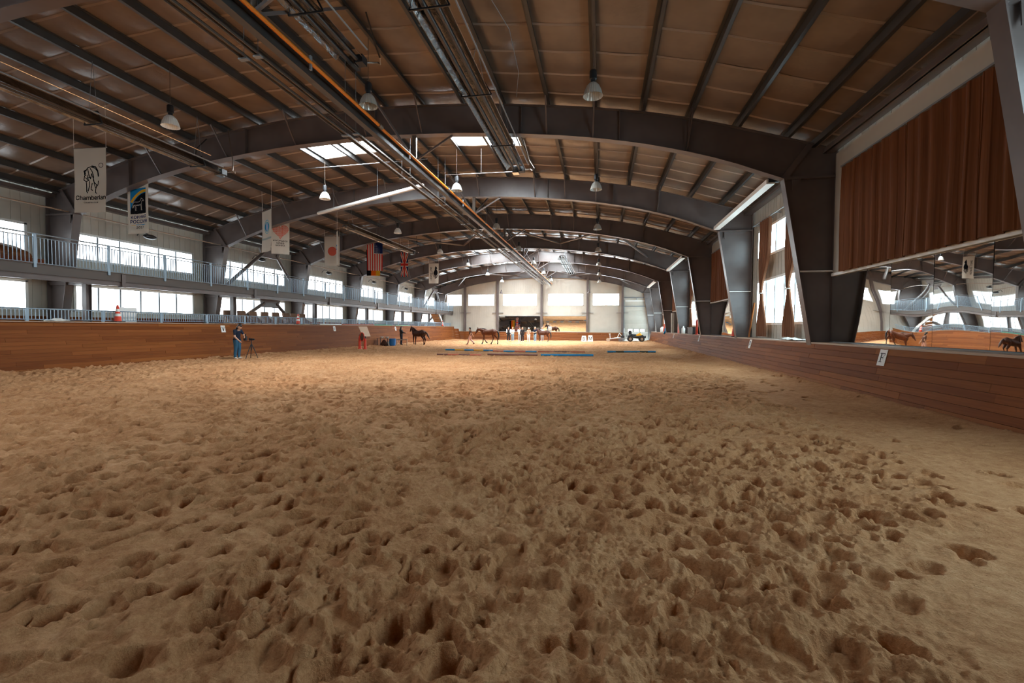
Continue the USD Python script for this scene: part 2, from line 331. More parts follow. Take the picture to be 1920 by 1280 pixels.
def glazing(s, b, z0, z1, npane, label, y0=.85, y1=6.72):
    w = thing('window', label, 'window', kind='structure')
    xa, xb = (W-.03, W+.14) if s > 0 else (-W-.14, -W+.03); xm = (xa+xb)/2
    m = MB(); t = .07
    m.box(xa, xb, b+y0-.02, b+y1+.02, z1-t, z1+.02); m.box(xa, xb, b+y0-.02, b+y1+.02, z0-.02, z0+t)
    m.box(xa, xb, b+y0-.02, b+y0+t, z0, z1); m.box(xa, xb, b+y1-t, b+y1+.02, z0, z1)
    m.build('window_frame', 'white_frame', w)
    ys = np.linspace(b+y0+t/2, b+y1-t/2, npane+1)
    for y in ys[1:-1]:
        m = MB(); m.box(xm-.04, xm+.04, y-.028, y+.028, z0, z1); m.build('mullion', 'dark_frame', w)
    for a, c in zip(ys[:-1], ys[1:]):
        g = MB(); g.raw([(xm, a, z0), (xm, c, z0), (xm, c, z1), (xm, a, z1)], [(0, 1, 2, 3)]); g.build('pane', 'glass_right' if s > 0 else 'glass', w)
BAYN = {-15: 'two bays behind the camera', -7.5: 'one bay behind the camera', 0: 'beside the camera', 7.5: 'in the nearest bay in view', 15: 'in the second bay in view', 22.5: 'in the third bay in view', 30: 'in the fourth bay in view', 37.5: 'in the fifth bay in view', 45: 'in the sixth bay in view', 52.5: 'in the last bay by the far wall'}
LU, LL, RU, RL = (4.38, 5.55), (2.18, 3.32), (4.58, 5.80), (1.80, 3.66)
RWIN = {0.0, 15.0, 30.0, 45.0, 52.5}
LWIN = {0.0, 7.5, 15.0, 22.5, 30.0, 37.5, 45.0, 52.5}
side_wall(-1, 'wall_left', lambda b: [LL, LU] if b in LWIN else [], 'cream metal-clad left wall with two rows of windows above the gallery')
side_wall(1, 'wall_right', lambda b: [RL, RU] if b in RWIN else [], 'cream metal-clad right wall with windows in every other bay')
for b in np.arange(Y0, Y1-.1, BAY):
    if b in LWIN: glazing(-1, b, *LU, 6, f'overexposed ribbon window above the left gallery deck, {BAYN[b]}')
    if b in LWIN: glazing(-1, b, *LL, 6, f'overexposed ribbon window below the left gallery deck, {BAYN[b]}')
    if b in RWIN:
        glazing(1, b, *RU, 6, f'bright upper window in the right wall, {BAYN[b]}')
        glazing(1, b, *RL, 6, f'bright tall lower window in the right wall, {BAYN[b]}')

# far wall
COLX = [-10.2, -5.73, 0.12, 6.0, 10.35]
FWIN = [(-13.0, -10.75), (-9.85, -6.25), (-5.05, -0.45), (0.95, 5.55), (6.45, 9.95)]
FZ = (4.50, 6.02)
def end_wall(name, Y, s, label, wins, fz, gap=None):
    """gap: an opening (x0, x1, z1) for the overhead door."""
    w = thing(name, label, 'wall', kind='structure'); ya, yb = (Y, Y+.12) if s > 0 else (Y-.12, Y)
    m = MB(); step = .30
    xs = np.arange(-W, W-.01, step)
    for x in xs:
        a, c = x, min(x+step, W); top = max(up_z((a+c)/2)+.3, 6.9)
        o = [fz] if any(a >= p-.01 and c <= q+.01 for p, q in wins) else []
        lo = -.3
        if gap and a >= gap[0]-.16 and c <= gap[1]+.16: lo = gap[2]
        zs = [lo] + [z for r in o for z in r] + [top]
        for z, zz in zip(zs[::2], zs[1::2]):
            m.box(a+.012, c-.012, ya, yb, z, zz); m.box(a, c, ya+.012 if s > 0 else ya, yb if s > 0 else yb-.012, z, zz)
    m.build('wall_panel', 'cladding', w, kind='stuff')
    for i, (p, q) in enumerate(wins):
        p2 = xs[np.argmax(xs >= p-.01)]; q2 = xs[xs <= q+.01][-1]
        g = thing('window', f'wide bright window high in the {"far" if s > 0 else "near"} end wall, {["leftmost", "second from the left", "third from the left", "fourth from the left", "rightmost"][i]}', 'window', kind='structure')
        f = MB(); f.box(p2-.02, q2+.02, ya-.02, yb+.02, fz[1]-.05, fz[1]+.02); f.box(p2-.02, q2+.02, ya-.02, yb+.02, fz[0]-.02, fz[0]+.05)
        for x in (p2, q2): f.box(x-.03, x+.03, ya-.02, yb+.02, *fz)
        f.build('window_frame', 'white_frame', g)
        n = max(2, round((q2-p2)/1.5)); e = np.linspace(p2, q2, n+1)
        for x in e[1:-1]: d = MB(); d.box(x-.02, x+.02, ya+.03, yb-.03, *fz); d.build('mullion', 'white_frame', g)
        for a, c in zip(e[:-1], e[1:]):
            d = MB(); d.raw([(a, Y+s*.06, fz[0]), (c, Y+s*.06, fz[0]), (c, Y+s*.06, fz[1]), (a, Y+s*.06, fz[1])], [(0, 1, 2, 3)]); d.build('pane', 'clear_glass', g)
    return w
DOOR = (10.6, 13.55, 4.35)
end_wall('wall_far', Y1, 1, 'cream ribbed far end wall with a row of high windows and mirrors', FWIN, FZ, DOOR)
end_wall('wall_near', Y0, -1, 'cream ribbed end wall behind the camera', FWIN[:2], FZ)
for i, x in enumerate(COLX):
    c = thing('end_column', f'brown steel column on the far wall, {["leftmost", "second from the left", "middle one", "fourth from the left", "beside the overhead door"][i]}', 'column', group='far wall columns')
    m = MB(); z = low_z(x)+.3
    for d in (-.13, .13): m.box(x-.13, x+.13, Y1-.25+d-.01, Y1-.25+d+.01, 0, z)
    m.build('flange', 'frame_paint', c); m = MB(); m.box(x-.01, x+.01, Y1-.38, Y1-.12, 0, z); m.build('web', 'frame_paint', c)
    for s in (-1, 1):
        m = MB(); m.box(min(x, x+s*.75), max(x, x+s*.75), Y1-.16, Y1-.06, 3.52, 3.56); m.build('bracket', 'frame_paint', c)

# overhead door
d = thing('door', 'cream sectional overhead door with three small windows, right end of the far wall', 'door', kind='structure')
rows = np.linspace(0, DOOR[2], 9)
for i, (a, b) in enumerate(zip(rows[:-1], rows[1:])):
    m = MB(); xw = [11.35, 12.1, 12.85]; x0, x1 = DOOR[0], DOOR[1]; y = Y1+.02
    if i == 2:
        e = [x0] + [v for x in xw for v in (x-.26, x+.26)] + [x1]
        for p, q in zip(e[::2], e[1::2]): m.box(p, q, y, y+.05, a+.01, b-.01)
        for x in xw:
            m.box(x-.26, x+.26, y, y+.05, a+.01, a+.12); m.box(x-.26, x+.26, y, y+.05, b-.10, b-.01)
            g = MB(); g.raw([(x-.26, y+.03, a+.12), (x+.26, y+.03, a+.12), (x+.26, y+.03, b-.1), (x-.26, y+.03, b-.1)], [(0, 1, 2, 3)]); g.build('pane', 'glass', d)
    else:
        m.box(x0, x1, y, y+.05, a+.01, b-.01)
        for r in (1, 2): z = a+(b-a)*r/3; m.box(x0, x1, y-.01, y, z-.012, z+.012)
    m.build('door_panel', 'cladding', d)
MB().box(DOOR[0]-.05, DOOR[1]+.05, Y1+.075, Y1+.10, -.3, 1.09).box(DOOR[0]-.05, DOOR[1]+.05, Y1+.075, Y1+.10, 1.62, DOOR[2]+.1).build('back_plate', 'cladding', d)
m = MB(); 
for x in (DOOR[0]-.05, DOOR[1]+.02): m.box(x-.05, x+.03, Y1-.08, Y1+.02, 0, DOOR[2]+.9)
m.box(DOOR[0], DOOR[1], Y1-.10, Y1, DOOR[2], DOOR[2]+.08); m.build('door_track', 'dark_frame', d)
m = MB(); m.tube([(DOOR[0]-.05, Y1-.15, 5.45), (DOOR[1]+.05, Y1-.15, 5.45)], .06); m.box(12.0, 12.06, Y1-.3, Y1-.1, 5.2, 5.45); m.build('door_shaft', 'dark_frame', d)
m = MB(); m.box(DOOR[0]+.1, DOOR[1]-.1, Y1-.03, Y1, 5.0, 5.15); m.build('door_spring_plate', 'white_frame', d)
# ---------------------------------------------------------------- the sand
KL, KR, KF, KN = -11.15, 13.44, 59.1, -14.3        # feet of the kickboards: left, right, far, near
def flatness(x, y):
    """1 where the sand was raked smooth (along the right wall and in the near right corner)."""
    a = sm(x + 0.25*np.sin(y*.7) + .5*(1-sm(y, 6, 11)), 11.2, 12.0)*(1-sm(y, 24, 32)*0.4)
    b = sm(x - 0.55*(y-1.2) + .25*np.sin(y*2.3), 8.0, 9.0)*(1-sm(y, 4.2, 5.6))
    c = sm(y, 52, 57)*0.7
    return np.clip(np.maximum(np.maximum(a, b), c), 0, 1)
def noise_img(shape, cell, seed, octs=1):
    out = np.zeros(shape, np.float32); amp = 1.0
    for o in range(octs):
        r = np.random.RandomState(seed+o); c = max(cell/2**o, 1.0)
        g = r.rand(int(shape[0]/c)+4, int(shape[1]/c)+4).astype(np.float32)
        z = ndimage.zoom(g, c, order=2)[:shape[0], :shape[1]] if c > 1 else g[:shape[0], :shape[1]]
        out += amp*(z-.5); amp *= .55
    return out
_r = np.random.RandomState(11)
_n = 34000
HX, HY = _r.uniform(-11.4, 13.7, _n), _r.uniform(-3, 58, _n)
_keep = _r.rand(_n) > flatness(HX, HY)*0.93
HX, HY = HX[_keep], HY[_keep]; _n = len(HX)
HA = _r.uniform(0, 2*PI, _n); HS = _r.uniform(.75, 1.45, _n); HD = _r.uniform(.028, .098, _n); HR = _r.uniform(.008, .030, _n); HT = _r.uniform(0.1, .8, _n); HL = _r.uniform(1.0, 1.75, _n)
def raster(x0, x1, y0, y1, res, deep):
    nx, ny = int((x1-x0)/res)+1, int((y1-y0)/res)+1
    gx, gy = x0+np.arange(nx)*res, y0+np.arange(ny)*res
    X, Y = np.meshgrid(gx, gy, indexing='ij'); F = flatness(X, Y).astype(np.float32)
    h = 0.055*noise_img((nx, ny), 0.85/res, 5)*(1-.6*F)
    clump = noise_img((nx, ny), .085/res, 21, 3); rough = np.clip(noise_img((nx, ny), .6/res, 31)*1.4+.85, .55, 1.25)
    h += (0.026*clump + .012*np.abs(clump))*rough*(1-.85*F)
    h += .078*noise_img((nx, ny), .27/res, 51, 2)*rough*(1-.8*F)
    # rake lines in the smooth parts
    ang = np.where(Y > 5.5, 0.0, 1.35); s = X*np.cos(ang)+Y*np.sin(ang)+.12*np.sin(Y*.6)+.03*np.sin(X*3)
    h += F*.010*(np.exp(-(((s/.21) % 1)-.5)**2/.012)) * (noise_img((nx, ny), .5/res, 41)+.7)
    SMO = np.zeros((nx, ny), np.float32)
    base = ndimage.uniform_filter(h, max(int(.25/res), 3))
    R = .38; k = int(R/res)
    o = np.arange(-k, k+1)*res
    for x, y, a, s_, d, rim, tilt, el in zip(HX, HY, HA, HS, HD*deep, HR, HT, HL):
        if not (x0 < x < x1 and y0 < y < y1): continue
        i, j = int(round((x-x0)/res)), int(round((y-y0)/res))
        i0, i1, j0, j1 = max(i-k, 0), min(i+k+1, nx), max(j-k, 0), min(j+k+1, ny)
        dx, dy = gx[i0:i1, None]-x, gy[None, j0:j1]-y
        u, v = dx*math.cos(a)+dy*math.sin(a), -dx*math.sin(a)+dy*math.cos(a)
        u = np.where(u < 0, u/el, u)
        r = np.sqrt((u/.084)**2+(v/.070)**2)/s_ + .35*clump[i0:i1, j0:j1]
        mk = 1-sm(r, .72, 1.12)
        z = h[i0:i1, j0:j1]; b = base[i, j]
        floor_ = b - d*(1+tilt*u/.085*.5) + z*.12
        z += mk*(floor_-z)
        if rim < .022: SMO[i0:i1, j0:j1] += mk*(1-SMO[i0:i1, j0:j1])
        e = np.exp(-((r-1.30)/.28)**2)*(.75+.5*np.cos(np.arctan2(v, u)+PI*(tilt > .45)))
        z += np.clip(b+rim*(.6+clump[i0:i1, j0:j1])-z, 0, .05)*e
    def grain(sig, seed):
        g = ndimage.gaussian_filter(np.random.RandomState(seed).randn(nx, ny).astype(np.float32), max(sig/res, .6)); return g/g.std()
    fresh = np.clip(rough*(1-.75*F)*(1-.75*SMO), .05, 1.3)
    c1, c2 = grain(.016, 61), grain(.007, 62)
    h += fresh*(.0100*np.maximum(c1-.15, -.5) + .0045*c2 + .007*np.maximum(grain(.035, 63), -.4))
    return x0, y0, res, h
RAST = [raster(-5.5, 14.0, 1.0, 9.5, .009, 1.0), raster(-11.8, 14.0, -3.0, 60.5, .024, 1.3)]
def sand_z(x, y):
    x, y = np.broadcast_arrays(np.asarray(x, float), np.asarray(y, float))
    x0, y0, r, h = RAST[1]; z = ndimage.map_coordinates(h, [(x-x0)/r, (y-y0)/r], order=1, mode='nearest')
    x0, y0, r, h = RAST[0]; w = sm(np.minimum(np.minimum(x-x0, 14.5-x), np.minimum(y-y0, 9.5-y)), 0, 1.2)
    n = ndimage.map_coordinates(h, [(x-x0)/r, (y-y0)/r], order=1, mode='nearest')
    z = z*(1-w)+n*w
    return z + .17*np.exp(-np.clip(KR-x, 0, 99)/.45) + .05*np.exp(-np.clip(x-KL, 0, 99)/.4) + .03*np.exp(-np.clip(KF-y, 0, 99)/.5)
def sz(x, y): return float(ndimage.uniform_filter(sand_z(x+np.linspace(-.1, .1, 9)[:, None], y+np.linspace(-.1, .1, 9)[None, :]), 5)[4, 4])
th = np.r_[np.linspace(-180, -64, 30)[:-1], np.linspace(-64, 42, 1050), np.linspace(42, 180, 34)[1:]]
rr = [0.0, .5, 1.0, 1.5, 1.75]
while rr[-1] < 90: rr.append(rr[-1] + max(.0026*rr[-1]**1.15, .0060))
rr = np.array(rr)
A, Rr = np.meshgrid(np.radians(th), rr, indexing='ij')
SX, SY = np.clip(CAM[0]+Rr*np.sin(A), KL-.3, KR+.25), np.clip(CAM[1]+Rr*np.cos(A), KN-.3, KF+.3)
i, j = np.meshgrid(np.arange(len(th)-1), np.arange(len(rr)-1), indexing='ij'); m_ = len(rr)
q = np.stack([i*m_+j, (i+1)*m_+j, (i+1)*m_+j+1, i*m_+j+1], -1).reshape(-1, 4)
V = np.stack([SX.ravel(), SY.ravel(), sand_z(SX.ravel(), SY.ravel())], 1)
f = np.vstack([q[:, [0, 2, 1]], q[:, [0, 3, 2]]])
_a, _b = V[f[:, 1]]-V[f[:, 0]], V[f[:, 2]]-V[f[:, 0]]; ar = np.abs(_a[:, 0]*_b[:, 1]-_a[:, 1]*_b[:, 0])
f = f[ar > 1e-9]; _u, _i = np.unique(f, return_inverse=True); V = V[_u]; f = _i.reshape(-1, 3)
mat('sand', {'t': ('texture_coordinate', {}), 'a': ('noise_texture', {'scale': .7, 'detail': 3}), 'b': ('noise_texture', {'scale': 9, 'detail': 6, 'roughness': .7}), 'c': ('noise_texture', {'scale': 75, 'detail': 6, 'roughness': .75}),
    'r': ('rgb_ramp', {'ramp': [(.30, (.22, .084, .028)), (.42, (.45, .203, .085)), (.55, (.60, .315, .150)), (.72, (.77, .475, .268))]}), 'x': ('math', {'math_type': 'multiply_add', 'value2': .25, 'value3': .0}), 'y': ('math', {'math_type': 'multiply_add', 'value2': .42}), 'z': ('math', {'math_type': 'multiply_add', 'value2': .33}),
    'd': ('noise_texture', {'scale': 42, 'detail': 5, 'roughness': .7}), 'e': ('math', {'math_type': 'multiply_add', 'value2': 2.5}), 'u': ('bump', {'strength': 1.0, 'distance': .011}), 'p': ('principled_bsdf', {'roughness': .95, 'specular_ior_level': .15})},
    [('t.object', 'a.vector'), ('t.object', 'b.vector'), ('t.object', 'c.vector'), ('a.fac', 'x.value1'), ('b.fac', 'y.value1'), ('x.value', 'y.value3'), ('c.fac', 'z.value1'), ('y.value', 'z.value3'), ('z.value', 'r.fac'), ('r.color', 'p.base_color'), ('t.object', 'd.vector'), ('d.fac', 'e.value1'), ('c.fac', 'e.value3'), ('e.value', 'u.height'), ('u.normal', 'p.normal')])
fl = usdkit.mesh(stage, '/World/floor', (V, f), MATS['sand'], smooth=True)
tag(fl, 'hoof-churned tan riding sand covering the arena floor', 'sand floor', kind='structure')
# ---------------------------------------------------------------- kickboards
rk = random.Random(5)
def kickboard(name, label, face, along, z0, z1, lean, nrow, plank=3.0, cap=True):
    """face(y, z) -> point on the boards' inner side; along: (start, end); planks of a row are laid end to end."""
    k = thing(name, label, 'kickboard', kind='structure'); h = (z1-z0)/nrow
    for r in range(nrow):
        y = along[0] - rk.random()*plank
        while y < along[1]:
            a, b = max(y, along[0]), min(y+plank*rk.choice((1, 1, 1.33)), along[1]); y = b if b > y else y+plank
            if b-a < .05: continue
            proud = rk.uniform(0, .004); za, zb = z0+r*h+.003, z0+(r+1)*h-.003
            m = MB(); c = [face(p, z, o) for p in (a+.002, b-.002) for z in (za, zb) for o in (proud, -.03)]
            m.raw(c, [(0, 1, 3, 2), (4, 6, 7, 5), (0, 4, 5, 1), (2, 3, 7, 6), (0, 2, 6, 4), (1, 5, 7, 3)])
            m.build('plank', f'plank_{rk.choice((0, 0, 0, 0, 1, 1, 1, 2))}', k)
    return k
LN = .22                                          # lean: metres outwards per metre up
kl = kickboard('kickboard_left', 'tall leaning kickboard of orange-brown planks along the left side', lambda y, z, o: (KL-LN*z*.9+o, y, z), (KN, 58.9), -.05, 1.68, LN, 13)
kr = kickboard('kickboard_right', 'low leaning kickboard of red-brown planks along the right side', lambda y, z, o: (KR+.03+LN*z-o, y, z), (KN, 58.6), -.05, 1.20, LN, 9)
kf = kickboard('kickboard_far', 'orange-brown kickboard across the far end', lambda x, z, o: (x, KF+LN*z*.8-o, z), (-10.9, 10.35), -.05, 1.05, LN, 8)
kn = kickboard('kickboard_near', 'kickboard behind the camera', lambda x, z, o: (x, KN-LN*z*.8+o, z), (-10.9, 13.3), -.05, 1.3, LN, 6)
m = MB(); m.box(KL-.62, KL-LN*1.6*.9+.03, KN, 58.9, 1.68, 1.72); m.build('cap', 'cap_wood', kl)
m = MB(); m.box(KR+.28, W-.02, KN, 58.6, 1.20, 1.245); m.build('cap', 'cap_wood', kr)
m = MB(); m.box(-11, 10.35, KF+.16, Y1-.02, 1.05, 1.09); m.build('cap', 'cap_wood', kf)
m = MB(); m.box(-11, 13.3, KN-.6, KN-.2, 1.3, 1.34); m.build('cap', 'cap_wood', kn)
m = MB(); m.box(KR+.35, W-.02, KN, 58.6, .0, 1.19); m.build('backing', 'plank_3', kr)
# rounded end of the left kickboard
m = MB(); g = np.linspace(0, PI/2, 9); zz = np.linspace(-.05, 1.45, 5)
for z0, z1 in zip(zz[:-1], zz[1:]):
    X = np.stack([KL-LN*z*.9+.02+.55*(1-np.cos(g)) for z in (z0, z1-.01)], 1); Yy = np.stack([58.3+.75*np.sin(g)]*2, 1); Z = np.stack([np.full(9, z0), np.full(9, z1-.01)], 1)
    m.grid(X, Yy, Z)
m.build('rounded_end', 'plank_1', kf)
# ---------------------------------------------------------------- spectators' platform and gallery on the left
GX, PZ = -11.95, 1.30                              # front edge of the gallery deck; level of the platform behind the kickboard
p = thing('platform', 'raised spectators platform behind the left kickboard', 'platform')
m = MB(); m.box(-W, KL-.62, KN, Y1-.05, PZ-.15, PZ); m.build('deck', 'deck_paint', p)
m = MB(); m.box(KL-.62-.02, KL-.60, KN, 58.9, -.05, 1.66); m.build('backing', 'plank_3', p)
w = thing('wainscot', 'orange-brown plank wainscot low on the left wall behind the railing', 'wainscot')
for r in range(6):
    y = -6.0 - rk.random()*3
    while y < Y1-.1:
        b = min(y+rk.choice((3, 4)), Y1-.1); m = MB(); m.box(-W+.002, -W+.03, y, b-.004, PZ+r*.107, PZ+(r+1)*.107-.005); m.build('plank', f'plank_{rk.randrange(4)}', w); y = b
g = thing('gallery', 'upper spectators gallery on steel beams running down the left side', 'gallery')
m = MB(); m.box(-W, GX-.02, KN, 60.0, 3.58, 3.70); m.build('deck', 'deck_paint', g)
m = MB(); m.box(-W, GX-.08, KN, 60.0, 3.40, 3.44)
for y in np.arange(KN, 60, .5): m.box(-W, GX-.08, y, y+.06, 3.37, 3.40)
m.build('soffit', 'soffit', g)
for b in np.arange(-7.5, 59, BAY):                 # the fascia steps at every bay
    y0, y1 = b+.95, min(b+.95+BAY, 60.0)
    if y0 > 59.5: continue
    m = MB(); m.box(GX-.03, GX, y0, y1, 3.42, 3.74); m.box(GX-.12, GX+.03, y0, y1, 3.40, 3.42); m.box(GX-.1, GX+.03, y0, y1, 3.73, 3.75); m.build('fascia_beam', 'deck_paint', g)
    m = MB(); m.box(GX-.10, GX-.04, y0, y1, 3.22, 3.40); m.box(GX-.13, GX-.01, y0, y1-.55, 3.20, 3.225); m.build('edge_beam', 'frame_paint', g)
    m = MB(); m.box(GX-.16, GX+.05, y0-.05, y0+.10, 3.18, 3.70); m.build('splice_plate', 'frame_paint', g)
    m = MB(); m.box(-W, GX-.05, b-.08, b+.08, 3.20, 3.42); m.build('cross_beam', 'frame_paint', g)
    m = MB()
    for q in (-.1, .1): m.box(-12.62, -12.42, b+q-.008, b+q+.008, PZ, 3.22)
    m.box(-12.53, -12.51, b-.1, b+.1, PZ, 3.22); m.build('post', 'frame_paint', g)
RAILN = ['beside the camera', 'nearest in view', 'second in view', 'third in view', 'fourth in view', 'fifth in view', 'sixth in view', 'seventh in view']
def railing(x, z0, z1, y0, y1, label, kind, near, posts, double):
    r = thing('railing', label, 'railing', group='railing sections of the upper gallery' if double else 'low railing sections on the left kickboard')
    m = MB(); m.tube([(x, y0, z1), (x, y1, z1)], .024, 6); m.build('top_rail', 'galvanised', r)
    zt = z1-.12 if double else z1-.02
    if double: m = MB(); m.tube([(x, y0, zt), (x, y1, zt)], .016, 6); m.build('middle_rail', 'galvanised', r)
    m = MB(); m.tube([(x, y0, z0+.06), (x, y1, z0+.06)], .016, 6); m.build('bottom_rail', 'galvanised', r)
    for y in posts:
        m = MB(); m.box(x-.025, x+.025, y-.045, y+.045, z0-.1, z1); m.build('post', 'galvanised', r)
    ys = np.arange(y0+.06, y1, .115); far = MB()
    for y in ys:
        m = MB() if near else far
        m.box(x-.007, x+.007, y-.011, y+.011, z0+.06, zt)
        if near: m.build('baluster', 'galvanised', r)
    if not near: far.build('balusters', 'galvanised', r, kind='stuff')
    if kind == 'glass': pass
for n, b in enumerate(np.arange(0, 59, BAY)):
    railing(GX+.02, 3.72, 4.80, b, min(b+BAY, 60)-.03, f'galvanised railing section along the upper gallery edge, {RAILN[n]}', '', b in (7.5, 15), [b+.4, b+2.85, b+5.4], True)
    railing(-11.88, 1.72, 2.16, b, min(b+BAY, 59)-.03, f'galvanised low railing section on top of the left kickboard, {RAILN[n]}', '', b in (7.5, 15), [b+.1, b+2.6, b+5.1], False)
# inverted-V braces of the gallery bays
for (yb, nm) in ((22.5, 'third bay in view'), (52.5, 'last bay')):
    for z0, z1, lv in ((3.75, 6.35, 'above'), (PZ, 3.2, 'below')):
        b_ = thing('wall_brace', f'brown inverted-V tube brace {lv} the gallery deck, {nm}', 'brace')
        for e in (.35, BAY-.35):
            m = MB(); m.tube([(-13.5, yb+e, z0), (-13.15, yb+BAY/2+(-.55 if e < 3 else .55), z1-.15)], .10, 10); m.build('tube', 'frame_paint', b_, smooth=40)
        m = MB(); m.poly([(yb+BAY/2-.95, z1+.15), (yb+BAY/2+.95, z1+.15), (yb+BAY/2+.7, z1-.42), (yb+BAY/2-.7, z1-.42)], 'x', -13.2, -13.12); m.build('gusset_plate', 'frame_paint', b_)
# ---------------------------------------------------------------- pendant lamps
flat('lamp_acrylic', (0.52, 0.50, 0.45), 0.22, 0.25); flat('lamp_white', (0.85, 0.85, 0.82), 0.3)
def bay_lamp(name, label, loc, group, top, shade):
    t = thing(name, label, 'lamp', loc, group=group)
    m = MB(); n = 48; pr = [(.055, .31), (.09, .30), (.15, .235), (.195, .13), (.225, .02), (.232, 0), (.225, .004), (.185, .13), (.14, .23), (.08, .29)]
    g = np.arange(n)*2*PI/n; rib = 1+.018*np.where(np.arange(n) % 2, 1, -1)
    v = np.concatenate([np.stack([r*np.cos(g)*rib, r*np.sin(g)*rib, np.full(n, z)], 1) for r, z in pr]); f = []
    for a in range(len(pr)-1): f += [(a*n+i, a*n+(i+1) % n, (a+1)*n+(i+1) % n, (a+1)*n+i) for i in range(n)]
    m.raw(v, f); m.build('reflector', shade, t)
    MB().lathe([(0, .60), (.07, .60), (.085, .57), (.085, .40), (.06, .38), (.055, .31), (0, .31)], sides=14).build('ballast_housing', 'black', t, smooth=40)
    MB().lathe([(0, .13), (.03, .145), (.045, .19), (.035, .25), (.02, .30), (0, .30)], sides=12).build('bulb', 'lamp_white', t, smooth=60)
    MB().tube([(0, 0, .60), (.03, 0, .63), (.03, 0, .67), (0, 0, .69), (-.02, 0, .66)], .007, 5).build('hook', 'steel_rail', t)
    MB().tube([(0, 0, .69), (0, 0, top)], .008, 5).build('suspension_rod', 'steel_rail', t)
    return t
NTH = ['nearest', 'second', 'third', 'fourth', 'fifth', 'sixth', 'seventh']
first = None
for rx, rz, row, shade in ((7.45, 7.08, 'right-hand row', 'lamp_acrylic'), (1.70, 7.32, 'middle row', 'lamp_acrylic'), (-4.40, 7.25, 'left-hand row', 'lamp_white')):
    base = None
    for i in range(7):
        lab = f'pendant bell lamp with black ballast, {NTH[i]} from the camera in the {row} of lamps'; loc = (rx, 11.25+7.5*i, rz)
        if base is None: base = bay_lamp('pendant_lamp', lab, loc, 'pendant lamps of the ' + row.split(',')[0], up_z(rx)+.03-rz, shade)
        else: copy(base, loc, 0, lab)
for x, s in ((-5.0, 'left'), (6.2, 'right')):
    t = thing('wall_lamp', f'small grey bell lamp hanging before the far wall windows, {s} one', 'lamp', (x, 58.6, 6.0), group=None)
    MB().lathe([(0, .5), (.07, .49), (.08, .38), (.05, .33), (.12, .26), (.22, .02), (.21, 0), (.1, .24)], sides=14).build('reflector', 'frame_paint', t)
    MB().tube([(0, 0, .5), (0, 0, up_z(x)-6.0-.2)], .01, 5).build('suspension_rod', 'frame_paint', t)

# ---------------------------------------------------------------- overhead track: monorail beam, channel rails, gas pipe
t = thing('overhead_track', 'suspended steel monorail beam on V-shaped hangers running the length of the hall', 'beam')
m = MB(); m.box(1.31, 1.47, 1.0, 59.3, 6.98, 7.0); m.box(1.31, 1.47, 1.0, 59.3, 7.22, 7.24); m.box(1.37, 1.39, 1.0, 59.3, 7.0, 7.22); m.build('beam', 'purlin_paint', t)
for i, Y in enumerate(FRAMES[2:9]):
    m = MB(); m.box(1.33, 1.47, Y-.05, Y+.05, 7.24, low_z(1.4)-.02); m.build('hanger_post', 'steel_rail', t)
    for a, b in (((1.45, Y, 7.27), (2.75, Y, low_z(2.75)-.03)), ((1.4, Y+.05, 7.27), (1.75, Y+2.6, up_z(1.75))), ((1.4, Y-.05, 7.27), (.4, Y-1.5, up_z(.4)))):
        m = MB(); m.bar(a, b, .06, .06); m.build('diagonal', 'frame_paint', t)
for x, z, w, lab in ((.92, 6.98, .05, 'right'), (.60, 6.96, .07, 'left')):
    t = thing('channel_rail', f'thin steel channel rail hung under the roof beside the monorail, {lab} one of two', 'rail')
    m = MB(); m.box(x-w, x+w, 1.0, 57.5, z+.05, z+.06); m.box(x-w, x-w+.012, 1.0, 57.5, z, z+.06); m.box(x+w-.012, x+w, 1.0, 57.5, z, z+.06); m.build('channel', 'steel_rail', t)
    for y in np.arange(4.5, 57, 3.75):
        m = MB(); m.box(x-w-.03, x+w+.03, y-.05, y+.05, z-.03, z+.0); m.tube([(x, y, z+.06), (x, y, up_z(x))], .008, 4); m.build('clamp', 'dark_frame', t)
t = thing('gas_pipe', 'orange-painted gas pipe running along the top of the monorail beam', 'pipe')
ys = [6.9, 12.1, 18.0, 24, 30, 36, 42, 48, 54, 58.5]
for i, (a, b) in enumerate(zip(ys[:-1], ys[1:])):
    x = 1.62-.03*(i > 0); MB().tube([(x, a+.06, 7.16), (x, b-.06, 7.16)], .042, 10).build('pipe', 'orange_pipe', t, smooth=40)
    MB().tube([(x, b-.13, 7.16), (x, b+.07, 7.16)], .062, 10).build('coupling', 'steel_rail', t, smooth=40)
    m = MB(); m.box(x-.02, x+.02, a+2, a+2.06, 7.0, 7.30); m.build('bracket', 'dark_frame', t)

